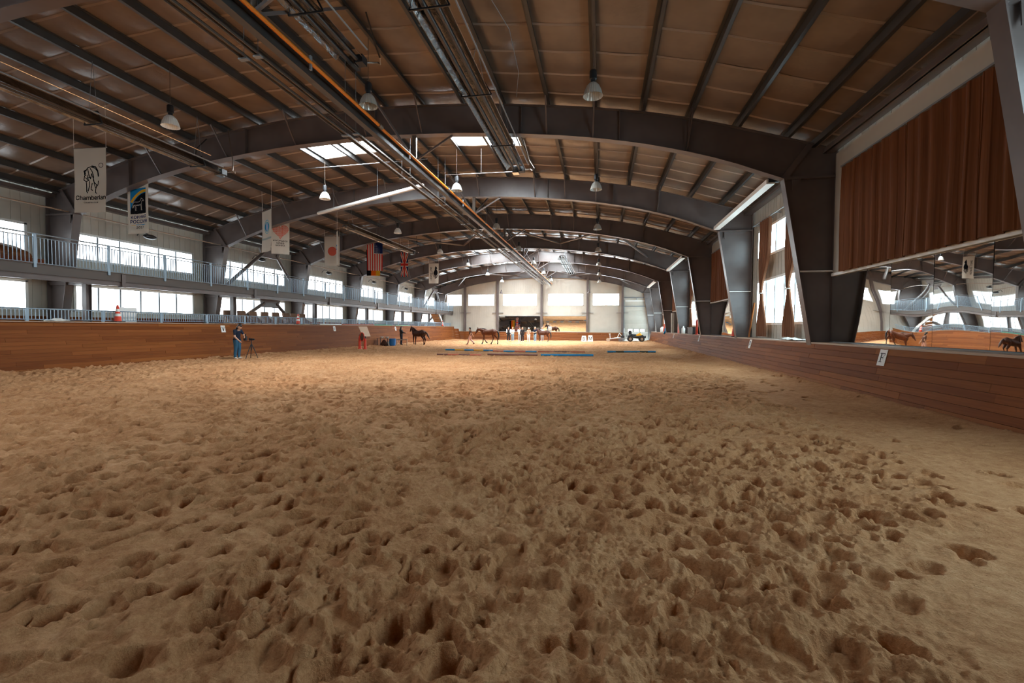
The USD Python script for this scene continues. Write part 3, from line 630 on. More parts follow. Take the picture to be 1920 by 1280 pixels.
# ---------------------------------------------------------------- gas radiant heaters
flat('foil', (0.75, 0.76, 0.76), 0.12, 1.0); flat('tube_dark', (0.045, 0.04, 0.04), 0.35, 0.3)
mottled('foil_crumpled', (0.07, 0.06, 0.055), (0.26, 0.26, 0.26), 5.0, 0.18, metal=1.0, bump=1.0, dist=.05)
def heater(label, x, z, y0, y1, half, pipe):
    t = thing('tube_heater', label, 'heater')
    m = MB(); m.poly([(x-half*.45, z+.22), (x+half*.45, z+.22), (x+half, z+.0), (x+half-.012, z), (x+half*.45-.01, z+.205), (x-half*.45+.01, z+.205), (x-half+.012, z), (x-half, z)], 'y', y0, y1); m.build('hood', 'foil_crumpled', t)
    for q in (-.33, .33): MB().tube([(x+q*half, y0-.2, z+.06), (x+q*half, y1+.15, z+.06)], .055, 10).build('radiant_tube', 'tube_dark', t, smooth=40)
    for y in np.arange(y0+.4, y1, 3.3):
        m = MB()
        for a, b in (((x-half-.04, z-.03), (x+half+.04, z-.03)), ((x-half-.04, z-.03), (x-half*.6, z+.3)), ((x+half+.04, z-.03), (x+half*.6, z+.3)), ((x-half*.6, z+.3), (x+half*.6, z+.3))): m.bar((a[0], y, a[1]), (b[0], y, b[1]), .03, .03)
        m.build('hanger_frame', 'black', t)
        m = MB()
        for q in (-.55, .55): m.tube([(x+q*half, y, z+.3), (x, y, up_z(x))], .007, 4)
        m.build('hanger_wire', 'dark_frame', t)
    m = MB(); m.box(x-half*.5, x+half*.15, y1+.12, y1+.42, z-.06, z+.2); m.build('burner_box', 'foil', t)
    m = MB(); m.box(x+half*.2, x+half*.75, y1+.12, y1+.35, z-.02, z+.16); m.build('fan_box', 'black', t)
    MB().tube([(x+half*.4, y1+.36, z+.1), (x+half*1.2, y1+.6, z+.2), (x+half*1.5, y1+.5, z+.1), (x+half*1.8, y1+.3, z+.12), (x+half*1.2, y1+.5, z+.5), (x+.2, y1+.4, up_z(x))], .02, 6).build('flexible_hose', 'steel_rail', t)
    if pipe:
        MB().tube([(x-half*.1, y0, z+.30), (x-half*.1, 9.4, z+.30)], .04, 8).build('gas_pipe', 'orange_pipe', t)
    MB().tube([(x+half+.10, y0, z+.16), (x+half+.10, y1, z+.16)], .022, 6).build('conduit', 'dark_frame', t)
heater('long dark tube heater with reflective hood hanging right of the ridge near the camera', 4.50, 7.55, -2.0, 17.3, .36, True)
heater('shiny tube heater hanging right of the ridge far down the hall', 4.35, 7.6, 40.0, 51.5, .34, False)
heater('thin dark tube heater hanging on the left side near the camera', -5.85, 7.05, 0.0, 14.3, .26, False)
heater('brown tube heater with a pale end, on the left side behind the two white banners', -6.15, 7.05, 23.5, 32.3, .26, False)
heater('foil-hooded tube heater high up beside the monorail beam near the camera', 1.95, 7.75, -2.0, 9.9, .34, False)

# ---------------------------------------------------------------- tubes, rods, cables under the roof
t = thing('vent_tube', 'long white tube slung at a slant under the roof on the left of the ridge', 'tube')
MB().tube([(-7.15, 22.4, 7.62), (.2, 18.75, 7.62)], .085, 12).build('tube', 'white_frame', t, smooth=40)
for u in (.18, .62): MB().tube([(-7.15+7.35*u, 22.4-3.65*u, 7.7), (-7.15+7.35*u, 22.4-3.65*u, up_z(-7.15+7.35*u))], .008, 4).build('wire', 'dark_frame', t)
def rod(label, pts, r=.014, m='dark_frame', drops=()):
    t = thing('cable_rod', label, 'rod'); MB().tube(pts, r, 5).build('rod', m, t)
    for (x, y, z) in drops: MB().tube([(x, y, z), (x, y, up_z(x))], .008, 4).build('drop_rod', m, t)
rod('thin rod with a drop rod carrying a small floodlight, left of the right heater end', [(1.2, 18.75, 8.0), (4.1, 18.75, 7.97)], .018, 'frame_paint', [(2.75, 18.75, 8.0)])
rod('long thin rod across the roof under the left skylight', [(-8.7, 18.75, 8.55), (-6.4, 18.75, 8.62), (0.4, 18.75, 8.72)], .016)
rod('thin taut bright wire along the left roof above the nearest white banner', [(-4.7, 2.0, 7.1), (-4.75, 13.0, 7.1)], .012, 'foil')
rod('thin black cable drooping from the nearest roof frame', [(-6.7, 14.85, 8.5), (-7.0, 14.7, 8.1), (-7.05, 14.7, 7.8), (-6.9, 14.7, 7.5)], .018, 'black')
rod('thin loose cable hanging in a loop from the ceiling right of the heater', [(5.2, 9.0, 8.55), (5.55, 10.6, 8.45), (5.45, 12.4, 8.45), (5.1, 14.0, 8.6)], .01, 'dark_frame')
t = thing('floodlight', 'small dark floodlight on a bracket below the thin rod left of the ridge', 'lamp', (1.3, 18.75, 7.45))
MB().bar((-.14, 0, .12), (.14, 0, -.03), .16, .07).build('lamp_body', 'black', t); MB().tube([(-.1, 0, .1), (-.1, 0, .57)], .012, 5).build('bracket', 'frame_paint', t)
for Yb in (30.0, 52.5):
    t = thing('roof_bracing', f'zigzag tube bracing under the roof between the {"fourth and fifth" if Yb < 40 else "last two"} steel frames', 'brace')
    nodes = [-11.2, -7.6, -3.6, 0.4, 4.4, 8.2, 11.2]
    for a, b, k in zip(nodes[:-1], nodes[1:], range(9)):
        y0, y1 = (Yb+.15, Yb+7.3) if k % 2 else (Yb+7.3, Yb+.15)
        MB().tube([(a, y0, low_z(a)+.45), (b, y1, low_z(b)+.45)], .075, 8).build('tube', 'frame_paint', t, smooth=40)
for Yb in (15.0, 30.0, 45.0):
    t = thing('knee_strut', f'pale box-section strut between right column tops, {BAYN[Yb]}', 'beam', group='box struts along the right wall')
    MB().box(12.55, 12.79, Yb+.25, Yb+6.9, 5.98, 6.12).build('box_section', 'white', t)
    for y in (Yb+.25, Yb+6.9):
        m = MB(); m.box(12.6, 12.9, y-.04, y+.04, 6.02, 6.2); m.build('end_bracket', 'black', t)
for b in np.arange(7.5, 59, BAY):
    t = thing('knee_tie', f'thin pale tie rod between left column tops, {BAYN[b]}', 'rod', group='tie rods along the left wall')
    MB().tube([(-13.2, b+.1, 6.10), (-13.2, min(b+7.4, 59.6), 6.10)], .03, 6).build('tie', 'seam', t)

# ---------------------------------------------------------------- right wall: mirrors under curtains, tied window curtains
mottled('curtain', (0.115, 0.034, 0.0075), (0.18, 0.058, 0.013), 1.4, 0.7, (8, 8, .3), spec=.25)
mottled('window_curtain', (0.17, 0.072, 0.036), (0.24, 0.105, 0.055), 1.4, 0.7, (8, 8, .3), spec=.25)
rc = np.random.RandomState(8)
def folds(y0, y1, z0, z1, x, amp, n, seed):
    r = np.random.RandomState(seed); k = 220; y = np.linspace(y0, y1, k); z = np.linspace(z1, z0, 7)
    ph = np.cumsum(r.uniform(.5, 1.5, k)); ph = ph/ph[-1]*n*2*PI
    prof = amp*np.sin(ph)*(.5+.5*r.rand(9)[np.minimum((np.arange(k)*9)//k, 8)])
    Y, Z = np.meshgrid(y, z, indexing='ij'); X = x + prof[:, None]*(.55+.45*np.linspace(0, 1, 7)[None, :]) + .01*np.sin(Z*2+Y)
    m = MB(); m.grid(X, Y, Z); m.grid(X+.012, Y, Z); m.raw(np.stack([np.r_[X[0], X[0]+.012], np.r_[Y[0], Y[0]], np.r_[Z[0], Z[0]]], 1), [(i, i+1, i+8, i+7) for i in range(6)]); return m
for b, nm in ((7.5, 'nearest large'), (22.5, 'second'), (37.5, 'farthest')):
    z0, z1 = (3.20, 6.03)
    bd = thing('curtain_board', f'white board behind the {nm} brown curtain on the right wall', 'board')
    m = MB(); m.box(14.24, 14.32, b+.15, b+7.34, 3.14, 6.62); m.build('board', 'cladding', bd)
    m = MB(); m.box(14.19, 14.24, b+.15, b+7.34, 3.14, 3.22); m.build('bottom_rail', 'white', bd)
    c = thing('curtain', f'{nm} heavy brown curtain hanging in folds above a mirror on the right wall', 'curtain')
    for i, (p, q) in enumerate(zip(np.linspace(b+.35, b+6.66, 6)[:-1], np.linspace(b+.35, b+6.66, 6)[1:])):
        folds(p, q+.03, z0, z1, 14.10, .075, 3.6, 20+i+int(b)).build('curtain_width', 'curtain', c, smooth=60)
    m = MB(); m.box(14.06, 14.2, b+.3, b+6.68, 6.03, 6.07); m.build('curtain_rail', 'dark_frame', c)
    mi = thing('mirror', f'wide wall mirror in four panes under the {nm} brown curtain', 'mirror')
    e = [b+.06, b+1.83, b+3.26, b+4.66, b+7.42]
    for i, (p, q) in enumerate(zip(e[:-1], e[1:])):
        yy, zz = np.meshgrid(np.linspace(p+.006, q-.006, 14), np.linspace(1.27, 3.13, 8), indexing='ij')
        xx = 14.27 + .0035*np.sin(yy*2.2+i)*np.sin(zz*2.4+i*1.3) + (zz-2.2)*(.010-.006*i)
        m = MB(); m.grid(xx, yy, zz); m.grid(xx+.006, yy, zz); m.build('mirror_pane', 'mirror', mi, smooth=True)
    m = MB(); m.box(14.24, 14.34, b+.05, b+7.44, 1.235, 1.262); m.build('bottom_frame', 'dark_frame', mi)
def tied(label, y, w, z0, z1, zt, x=14.12):
    t = thing('window_curtain', label, 'curtain'); k, nz = 90, 40; zz = np.linspace(z0, z1, nz); u = np.linspace(-1, 1, k)
    half = np.where(zz > zt, w*(.22+.78*sm(zz, zt, zt+1.6)), w*(.22+.62*sm(zt-zz, 0, 1.4)))
    U, Z = np.meshgrid(u, zz, indexing='ij'); Hh = half[None, :]
    Y = y + U*Hh + .12*np.sin((Z-z0)*1.1)*(Z > zt); X = x + .05*np.sin(U*16+.6*np.sin(Z))*(.5+.5*Hh/w) - .05*(1-Hh/w)
    m = MB(); m.grid(X, Y, Z); m.grid(X+.012, Y, Z); m.build('cloth', 'window_curtain', t, smooth=60)
    g = np.linspace(0, 2*PI, 17); MB().tube(np.stack([x-.03+.10*np.cos(g), y+(w*.26)*np.sin(g), np.full(17, zt)], 1), .02, 6).build('tie', 'white', t)
RC = {15.0: 'second bay in view', 30.0: 'fourth bay in view', 45.0: 'sixth bay in view'}
for b, nm in RC.items():
    tied(f'brown curtain tied at its middle, far side of right window, {nm}', b+5.35, .62, 1.32, 6.0, 3.06)
    tied(f'brown curtain tied at its middle, near side of right window, {nm}', b+2.6, .60, 1.34, 6.0, 3.02)
    t = thing('curtain_rod', f'thin dark curtain rod over the right window, {nm}', 'rod'); MB().tube([(14.1, b+.9, 6.02), (14.1, b+6.7, 6.02)], .02, 6).build('rod', 'dark_frame', t)
    for y in np.arange(b+1, b+6.7, .8): MB().box(14.09, 14.34, y-.015, y+.015, 6.02, 6.05).build('bracket', 'dark_frame', t)

# far wall mirrors, tilted a little
for (x0, x1, tilt, lab) in ((-5.55, -.10, -4.5, 'left of the middle column'), (.32, 5.83, 2.6, 'right of the middle column')):
    t = thing('mirror', f'long mirror low on the far wall, {lab}', 'mirror'); a = math.tan(math.radians(tilt)); m = MB()
    e = [(x0, 59.86+1.02*a, 1.10), (x1, 59.86+1.02*a, 1.10), (x1, 59.86-1.02*a, 3.14), (x0, 59.86-1.02*a, 3.14)]
    m.raw(e + [(p, q+.012, r) for p, q, r in e], [(0, 1, 2, 3), (7, 6, 5, 4), (0, 4, 5, 1), (2, 6, 7, 3), (1, 5, 6, 2), (0, 3, 7, 4)]); m.build('mirror_pane', 'mirror', t)
    m = MB()
    for q in (0, 3): m.bar(e[q], e[(q+1) if q == 0 else 2], .05, .03)
    m.build('frame', 'dark_frame', t)

# ---------------------------------------------------------------- speakers, floodlights, wires on the left wall
for i, Y in enumerate(FRAMES[2:9]):
    t = thing('wall_speaker', f'black box loudspeaker under the gallery beside a left column, {NTH[i]} from the camera', 'speaker', (-14.02, Y+.28 if i else Y+.3, 2.78), group='loudspeakers along the left wall')
    MB().box(-.16, .16, -.16, .16, 0, .46).build('cabinet', 'black', t); MB().box(.16, .172, -.14, .14, .03, .43).build('grille', 'black_gloss', t); MB().bar((-.3, 0, .2), (-.1, 0, .2), .05, .05).build('bracket', 'dark_frame', t)
    if i < 6:
        t = thing('wall_floodlight', f'black oval floodlight high on the left wall above the gallery, {NTH[i]} from the camera', 'lamp', (-13.75, Y+3.75, 5.86), group='floodlights along the left wall')
        m = trimesh.creation.icosphere(2); m.apply_scale((.17, .33, .12)); MB().tm(m).build('lamp_body', 'black_gloss', t, smooth=True); MB().tube([(-.5, -.2, .05), (-.3, -.2, .25), (0, 0, .1)], .02, 6).build('arm', 'black', t)
# ---------------------------------------------------------------- banners and flags
from shapely.geometry import Polygon, LineString, Point, box as sbox, MultiPolygon
from shapely import affinity
from shapely.ops import unary_union
CLOTH = dict(white=(.66, .60, .52), red=(.62, .045, .035), blue=(.02, .22, .46), navy=(.02, .03, .11), black=(.012, .012, .014), gold=(.75, .40, .03), cyan=(.16, .50, .60), coral=(.72, .15, .10), grey=(.36, .42, .42), orange=(.85, .16, .02), lilac=(.45, .50, .72))
for k, c in CLOTH.items():
    mat('cloth_'+k, {'d': ('diffuse_bsdf', {'color': c}), 't': ('translucent_bsdf', {'color': c}), 'x': ('mix_closure', {'fac': .22})}, [('d.BSDF', 'x.closure1'), ('t.BSDF', 'x.closure2')], surface='x.closure')
def tri(g, edge=.12):
    out = MB()
    for p in getattr(g, 'geoms', [g]):
        if p.is_empty or p.geom_type != 'Polygon' or p.area < 1e-6: continue
        v, f = trimesh.creation.triangulate_polygon(p, engine='earcut'); v, f = trimesh.remesh.subdivide_to_size(np.c_[v, np.zeros(len(v))], f, edge)
        out.raw(v, f)
    return out
def stroke(pts, w): return LineString(pts).buffer(w/2, quad_segs=3)
def text_shape(s, h, cx, y, squeeze=1.0):
    m = meshkit.text_mesh(s, h, .001, bold=h < .3); v = np.array(m.vertices); k = v[:, 0].min(), v[:, 0].max()
    v[:, 0] = (v[:, 0]-(k[0]+k[1])/2)*squeeze + cx; v[:, 1] += y; top = m.faces[(v[m.faces][:, :, 2].mean(1) > .0009)]
    o = MB(); o.raw(np.c_[v[:, :2], np.zeros(len(v))], top); return o
def banner(label, cat, top, w, h, rot, art, base='white', seed=0, name='banner', cords=True, k=1.0):
    """art: (part name, colour, shape) with shapes in (0..w, 0..h), y up; printed on both faces."""
    t = thing(name, label, cat, top, rot); r = np.random.RandomState(seed); p1, p2, a1 = r.uniform(0, 6), r.uniform(0, 6), r.uniform(.015, .035)
    def place(v, off):
        u, q = v[:, 0]-w/2, v[:, 1]-h; t_ = np.clip(-q/h, 0, 1)
        y = a1*(.3+t_)*np.sin(u/w*6+p1+q*.8) + .02*t_*np.sin(q*3+p2)
        return np.stack([u*(1-.03*t_)*k, y+off, q], 1)
    cl = tri(sbox(0, 0, w, h)); v, f = np.vstack(cl.v), np.vstack(cl.f)
    m = MB(); m.raw(place(v, 0), f[:, ::-1]); m.raw(place(v, .004), f); m.build('cloth', 'cloth_'+base, t, smooth=True)
    for pn, col, g in art:
        s = g if isinstance(g, MB) else tri(g)
        if not s.v: continue
        v, f = np.vstack(s.v), np.vstack(s.f)
        m = MB(); m.raw(place(v, -.003), f[:, ::-1]); m.raw(place(v, .007), f); m.build(pn, 'cloth_'+col, t)
    w = w*k; MB().tube([(-w/2-.04, .002, .01), (w/2+.04, .002, .01)], .014, 6).build('top_rod', 'steel_rail', t)
    if cords:
        for q in (-w/2, w/2):
            MB().tube([(q, 0, .01), (q, 0, up_z(top[0])-top[2]+PD+.03)], .006, 4).build('cord', 'white', t)
    return t
def horse_shape(s, x, y, flip=1):
    """A standing horse's outline, about s wide."""
    p = [(0, .62), (.03, .70), (.12, .76), (.22, .755), (.34, .735), (.46, .735), (.56, .77), (.63, .85), (.70, .97), (.72, 1.05), (.755, 1.0), (.80, .99), (.86, .93), (.965, .80), (.955, .755), (.90, .765), (.835, .81), (.80, .79), (.775, .70), (.74, .60), (.72, .50), (.735, .40), (.72, .28), (.735, .10), (.76, .02), (.70, .02), (.685, .10), (.665, .28), (.66, .42), (.60, .45), (.45, .43), (.32, .45), (.24, .48), (.21, .40), (.245, .27), (.215, .10), (.235, .02), (.165, .02), (.165, .12), (.16, .28), (.12, .38), (.09, .50), (.05, .45), (.02, .30), (-.03, .25), (-.03, .45)]
    return affinity.translate(affinity.scale(Polygon(p).buffer(.01), s*flip, s, origin=(.46, 0)), x-.46, y)
# 1 white with line-drawn horse and handler
W1, H1 = 1.02, 2.0
lw = .026
s1 = [stroke(q, lw) for q in ([(.34, 1.30), (.42, 1.40), (.52, 1.43), (.66, 1.38), (.74, 1.28), (.76, 1.12)], [(.42, 1.36), (.44, 1.22), (.50, 1.06), (.54, 1.22), (.60, 1.02), (.62, .88), (.66, .76)],
     [(.50, 1.38), (.56, 1.28), (.60, 1.14), (.585, 1.0), (.63, .93), (.70, .86), (.665, .72), (.66, .62), (.70, .60)], [(.55, .92), (.52, .82), (.51, .72), (.555, .70)], [(.76, .98), (.75, .88), (.71, .82)],
     [(.33, 1.28), (.31, 1.20), (.35, 1.16)], [(.31, 1.16), (.29, 1.02), (.36, .98), (.45, 1.02), (.38, 1.06), (.34, 1.10)], [(.36, .97), (.37, .82), (.375, .66), (.395, .62)], [(.46, .98), (.46, .84), (.415, .68)], [(.42, 1.18), (.40, 1.08), (.46, 1.10)])]
s1 += [stroke([(.36, 1.32), (.31, 1.30), (.33, 1.22)], .05), stroke([(.56, 1.45), (.68, 1.42), (.75, 1.30), (.77, 1.14)], .035), Point(.86, 1.46).buffer(.075).difference(Point(.86, 1.46).buffer(.06))]
banner('white banner with a line-drawn horse and rider over dark lettering, nearest the camera', 'banner', (-8.14, 11.92, 7.14), W1, H1, 3.5,
       [('drawing', 'black', unary_union(s1)), ('lettering', 'black', text_shape('Chamberlan', .135, .53, .40, .93)), ('small_lettering', 'black', text_shape('COUNTRY CLUB', .042, .52, .29))], seed=1, k=1.13)
# 2 blue, yellow and black emblem over Cyrillic lettering
W2, H2 = .82, 2.0
blk = Polygon([(.10, .78)] + [(.10+.62*(1-math.cos(a)), .78+.78*math.sin(a)) for a in np.linspace(0, PI/2, 12)] + [(.72, .78)]).intersection(sbox(.10, .78, .72, 1.76))
arc = Polygon([(.02+.70*(1-math.cos(a)), .86+.84*math.sin(a)) for a in np.linspace(.5, PI/2, 14)] + [(.10+.62*(1-math.cos(a)), .86+.73*math.sin(a)) for a in np.linspace(PI/2, .5, 14)]).intersection(sbox(.10, .78, .72, 1.76))
hs = horse_shape(.46, .41, .90); hl = unary_union([hs.difference(hs.buffer(-.013)), stroke([(.24, 1.12), (.52, 1.14)], .012)])
banner('white banner with a blue, yellow and black horse emblem over Cyrillic lettering', 'banner', (-10.2, 15.2, 7.20), W2, H2, -8,
       [('blue_field', 'blue', sbox(.10, .78, .72, 1.76).difference(blk).difference(arc)), ('arch', 'gold', arc.difference(blk)), ('black_field', 'black', blk.difference(hl)), ('horse_outline', 'white', hl),
        ('lettering', 'navy', text_shape('КОННАЯ', .115, .41, .60, .92)), ('lettering', 'navy', text_shape('РОССИЯ', .125, .41, .42, .92)), ('underline', 'blue', sbox(.28, .345, .66, .365)), ('underline', 'gold', sbox(.12, .335, .28, .35)), ('year', 'black', text_shape('2017', .085, .43, .21))], seed=2, k=1.45)
# 3 round blue emblem
r0 = Point(.40, 1.22).buffer(.25)
banner('narrow white banner with a round blue and lilac emblem, turned half away', 'banner', (-8.5, 20.2, 7.26), .80, 2.0, -30,
       [('ring', 'cyan', affinity.scale(r0, 1, 1.35).difference(affinity.scale(r0, .88, 1.2))), ('emblem', 'blue', affinity.scale(r0, .80, .92).difference(affinity.scale(r0, .5, 1.0))), ('emblem', 'cyan', affinity.scale(r0, .5, 1.0).difference(affinity.scale(r0, .34, .8))), ('emblem', 'lilac', affinity.scale(r0, .34, .8)), ('band', 'grey', sbox(0, .60, .80, .69))], seed=3, k=1.4)
# 4 woven red heart
hx = np.linspace(0, 2*PI, 50); heart = Polygon(np.stack([.47+.40*np.sin(hx)**3, 1.30+.027*(13*np.cos(hx)-5*np.cos(2*hx)-2*np.cos(3*hx)-np.cos(4*hx))], 1)).buffer(.02)
gaps = unary_union([sbox(.1*i-.008, .6, .1*i+.008, 2) for i in range(10)] + [sbox(0, .7+.1*i-.008, 1, .7+.1*i+.008) for i in range(10)] + [Point(.05+.1*i, .75+.1*j).buffer(.016) for i in range(10) for j in range(10)])
banner('white banner with a red heart of small interlaced squares over three lines of lettering', 'banner', (-10.05, 23.2, 7.50), .94, 1.85, 36,
       [('heart', 'coral', heart.difference(gaps)), ('lettering', 'black', text_shape('БЛАГОРОДНОЕ', .075, .47, .70, .95)), ('lettering', 'black', text_shape('СЕРДЦЕ', .075, .47, .57)), ('lettering', 'black', text_shape('БИЗНЕСА', .075, .47, .44))], seed=4)
# 5..9 national flags, hung by the short side
banner('white flag with a red disc', 'flag', (-10.05, 28.3, 7.62), 1.05, 1.95, 8, [('disc', 'coral', Point(.53, .97).buffer(.30))], seed=5, name='flag')
def star(cx, cy, r, n=5, k=.4): return Polygon([(cx+(r if i % 2 == 0 else r*k)*math.sin(PI*i/n), cy+(r if i % 2 == 0 else r*k)*math.cos(PI*i/n)) for i in range(2*n)])
hexa = unary_union([Polygon([(.5+.30*math.sin(2*PI*i/3+a), 1.05+.30*math.cos(2*PI*i/3+a)) for i in range(3)]) for a in (0, PI/3)]); hexa = hexa.difference(Point(.5, 1.05).buffer(.12))
banner('white flag with a blue star, seen nearly edge-on in front of the red disc flag', 'flag', (-7.85, 25.3, 7.25), 1.0, 2.0, -54.5, [('star', 'blue', hexa)], seed=6, name='flag')
banner('flag in black, red and gold upright bands, mostly hidden behind the striped flag', 'flag', (-9.15, 32.3, 7.42), 1.05, 1.98, 8, [('band', 'black', sbox(0, 0, .36, 1.95)), ('band', 'orange', sbox(.36, 0, .72, 1.95)), ('band', 'gold', sbox(.72, 0, 1.05, 1.95))], seed=7, name='flag')
Wu, Hu = 1.08, 2.0
us = [('stripe', 'red', sbox(Wu*i/13, 0, Wu*(i+1)/13, Hu).difference(sbox(Wu*6/13, Hu*.60, Wu, Hu))) for i in range(0, 13, 2)]
us += [('canton', 'navy', sbox(Wu*6/13, Hu*.62, Wu, Hu)), ('stars', 'white', unary_union([star(Wu*6/13+.06+.1*i, Hu*.65+.08*j, .03) for i in range(6) for j in range(9)]))]
us = [us[-2]] + us[:-2] + [us[-1]]
banner('hanging flag with red and white upright stripes and a dark starry corner', 'flag', (-8.25, 30.8, 7.62), Wu, Hu, 24, us, seed=8, name='flag')
uk = sbox(0, 0, 1.0, 1.95); dg = [LineString([(-.1, -.2), (1.1, 2.15)]), LineString([(-.1, 2.15), (1.1, -.2)])]
wd = unary_union([d.buffer(.13) for d in dg] + [sbox(.33, 0, .67, 1.95), sbox(0, .82, 1.0, 1.13)]).intersection(uk); rd = unary_union([d.buffer(.05) for d in dg] + [sbox(.40, 0, .60, 1.95), sbox(0, .885, 1.0, 1.065)]).intersection(uk)
banner('narrow hanging flag with red and white crosses on dark blue', 'flag', (-7.73, 34.7, 7.54), .78, 1.95, 9, [('field', 'navy', affinity.scale(uk.difference(wd), .78, 1, origin=(0, 0))), ('saltire', 'red', affinity.scale(rd, .78, 1, origin=(0, 0)))], seed=9, name='flag', k=.76)
tx = text_shape('HORSE LINE', .16, 0, 0); tv = np.vstack(tx.v); tx.v = [np.stack([.30-tv[:, 1], .98+tv[:, 0]*1.0, tv[:, 2]], 1)]
sm_ = text_shape('HORSES', .07, 0, 0); tv = np.vstack(sm_.v); sm_.v = [np.stack([.44-tv[:, 1], 1.0+tv[:, 0], tv[:, 2]], 1)]
rear = Polygon([(.70, 1.66), (.73, 1.72), (.75, 1.64), (.81, 1.56), (.85, 1.46), (.81, 1.44), (.77, 1.49), (.79, 1.36), (.86, 1.22), (.90, 1.05), (.88, .95), (.84, .84), (.88, .74), (.84, .66), (.83, .56), (.78, .56), (.80, .68), (.82, .76), (.76, .86), (.72, .84), (.70, .72), (.71, .58), (.69, .46), (.63, .46), (.65, .58), (.63, .74), (.61, .88), (.57, .86), (.56, .74), (.58, .62), (.53, .60), (.51, .74), (.52, .90), (.50, 1.02), (.53, 1.14), (.60, 1.24), (.64, 1.38), (.64, 1.54)]).buffer(.012)
banner('white banner with a black rearing horse and upright lettering, farthest down the hall', 'banner', (-8.64, 43.7, 7.92), 1.0, 1.98, 8, [('horse', 'black', rear.intersection(sbox(.42, .1, .97, 1.9))), ('lettering', 'black', tx), ('small_lettering', 'black', sm_)], seed=10)

# ---------------------------------------------------------------- dressage letters on the kickboards
def letter(label, pos, right, ch):
    """pos: (y, z of centre); the plate leans with the kickboard."""
    y, z = pos; t = thing('letter_plate', label, 'sign', group='letter plates on the kickboards'); hh, hw = .175, .135
    fx = (lambda zz, o: KR+.03+LN*zz-.006-o) if right else (lambda zz, o: KL-LN*zz*.9+.006+o)
    m = MB(); c = [(fx(zz, o), yy, zz) for o in (0, .008) for (yy, zz) in ((y-hw, z-hh), (y+hw, z-hh), (y+hw, z+hh), (y-hw, z+hh))]
    m.raw(c, [(0, 1, 2, 3), (7, 6, 5, 4), (0, 4, 5, 1), (2, 6, 7, 3), (1, 5, 6, 2), (0, 3, 7, 4)]); m.build('plate', 'white', t)
    s = text_shape(ch, .20, 0, -.10) if ch != 'F' else tri(unary_union([sbox(-.055, -.10, -.015, .10), sbox(-.085, .08, .085, .10), sbox(-.085, -.10, .02, -.085), sbox(.07, .04, .085, .10), sbox(-.05, -.01, .045, .01), sbox(.032, -.035, .045, .035)]))
    v, f = np.vstack(s.v), np.vstack(s.f); k = -1 if right else 1
    m = MB(); m.raw(np.stack([[fx(z+q, .011) for q in v[:, 1]], y+k*v[:, 0], z+v[:, 1]], 1), f[:, ::-1] if right else f); m.raw(np.stack([[fx(z+q, .011) for q in v[:, 1]], y+k*v[:, 0], z+v[:, 1]], 1), f if right else f[:, ::-1]); m.build('letter', 'black', t)
for i, (y, ch) in enumerate(((11.3, 'F'), (20.3, 'P'), (30.3, 'B'), (40.4, 'R'))): letter(f'white plate with the letter {ch} on the right kickboard, {NTH[i]} from the camera', (y, 1.01), True, ch)
for i, (y, ch) in enumerate(((20.6, 'V'), (30.75, 'E'), (41.0, 'S'))): letter(f'white plate with the letter {ch} on the left kickboard, {NTH[i]} from the camera', (y, 1.44), False, ch)
# ---------------------------------------------------------------- people and horses: skeletons of tapered bones, joined and smoothed into one surface
def sph(p, r, n=14): return m3.Manifold.sphere(float(r), n).translate([float(x) for x in p])
def limb(pts):
    """pts: ((x, y, z), r) along a chain."""
    return [m3.Manifold.batch_hull([sph(*a), sph(*b)]) for a, b in zip(pts[:-1], pts[1:])]
def skin(parts, edge=.022, it=8):
    m = m3.Manifold.batch_boolean(parts, m3.OpType.Add).refine_to_length(edge); k = m.to_mesh()
    t = trimesh.Trimesh(k.vert_properties[:, :3], k.tri_verts, process=True); trimesh.smoothing.filter_taubin(t, iterations=it)
    o = MB(); o.raw(t.vertices, t.faces); return o
flat('skin', (.52, .30, .20), .55, subsurface_weight=.05); flat('hair_dark', (.02, .014, .012), .5); flat('hair_light', (.42, .30, .20), .55)
for n, c in dict(navy=(.012, .018, .035), jeans=(.03, .10, .17), blackish=(.02, .018, .02), brown=(.10, .045, .03), pale=(.72, .70, .66), tan=(.50, .36, .26), greyish=(.34, .36, .38), lightjeans=(.24, .36, .45), pink=(.55, .34, .30)).items(): flat('wear_'+n, c, .8, spec=.2)
V3 = lambda *a: np.array(a, float)
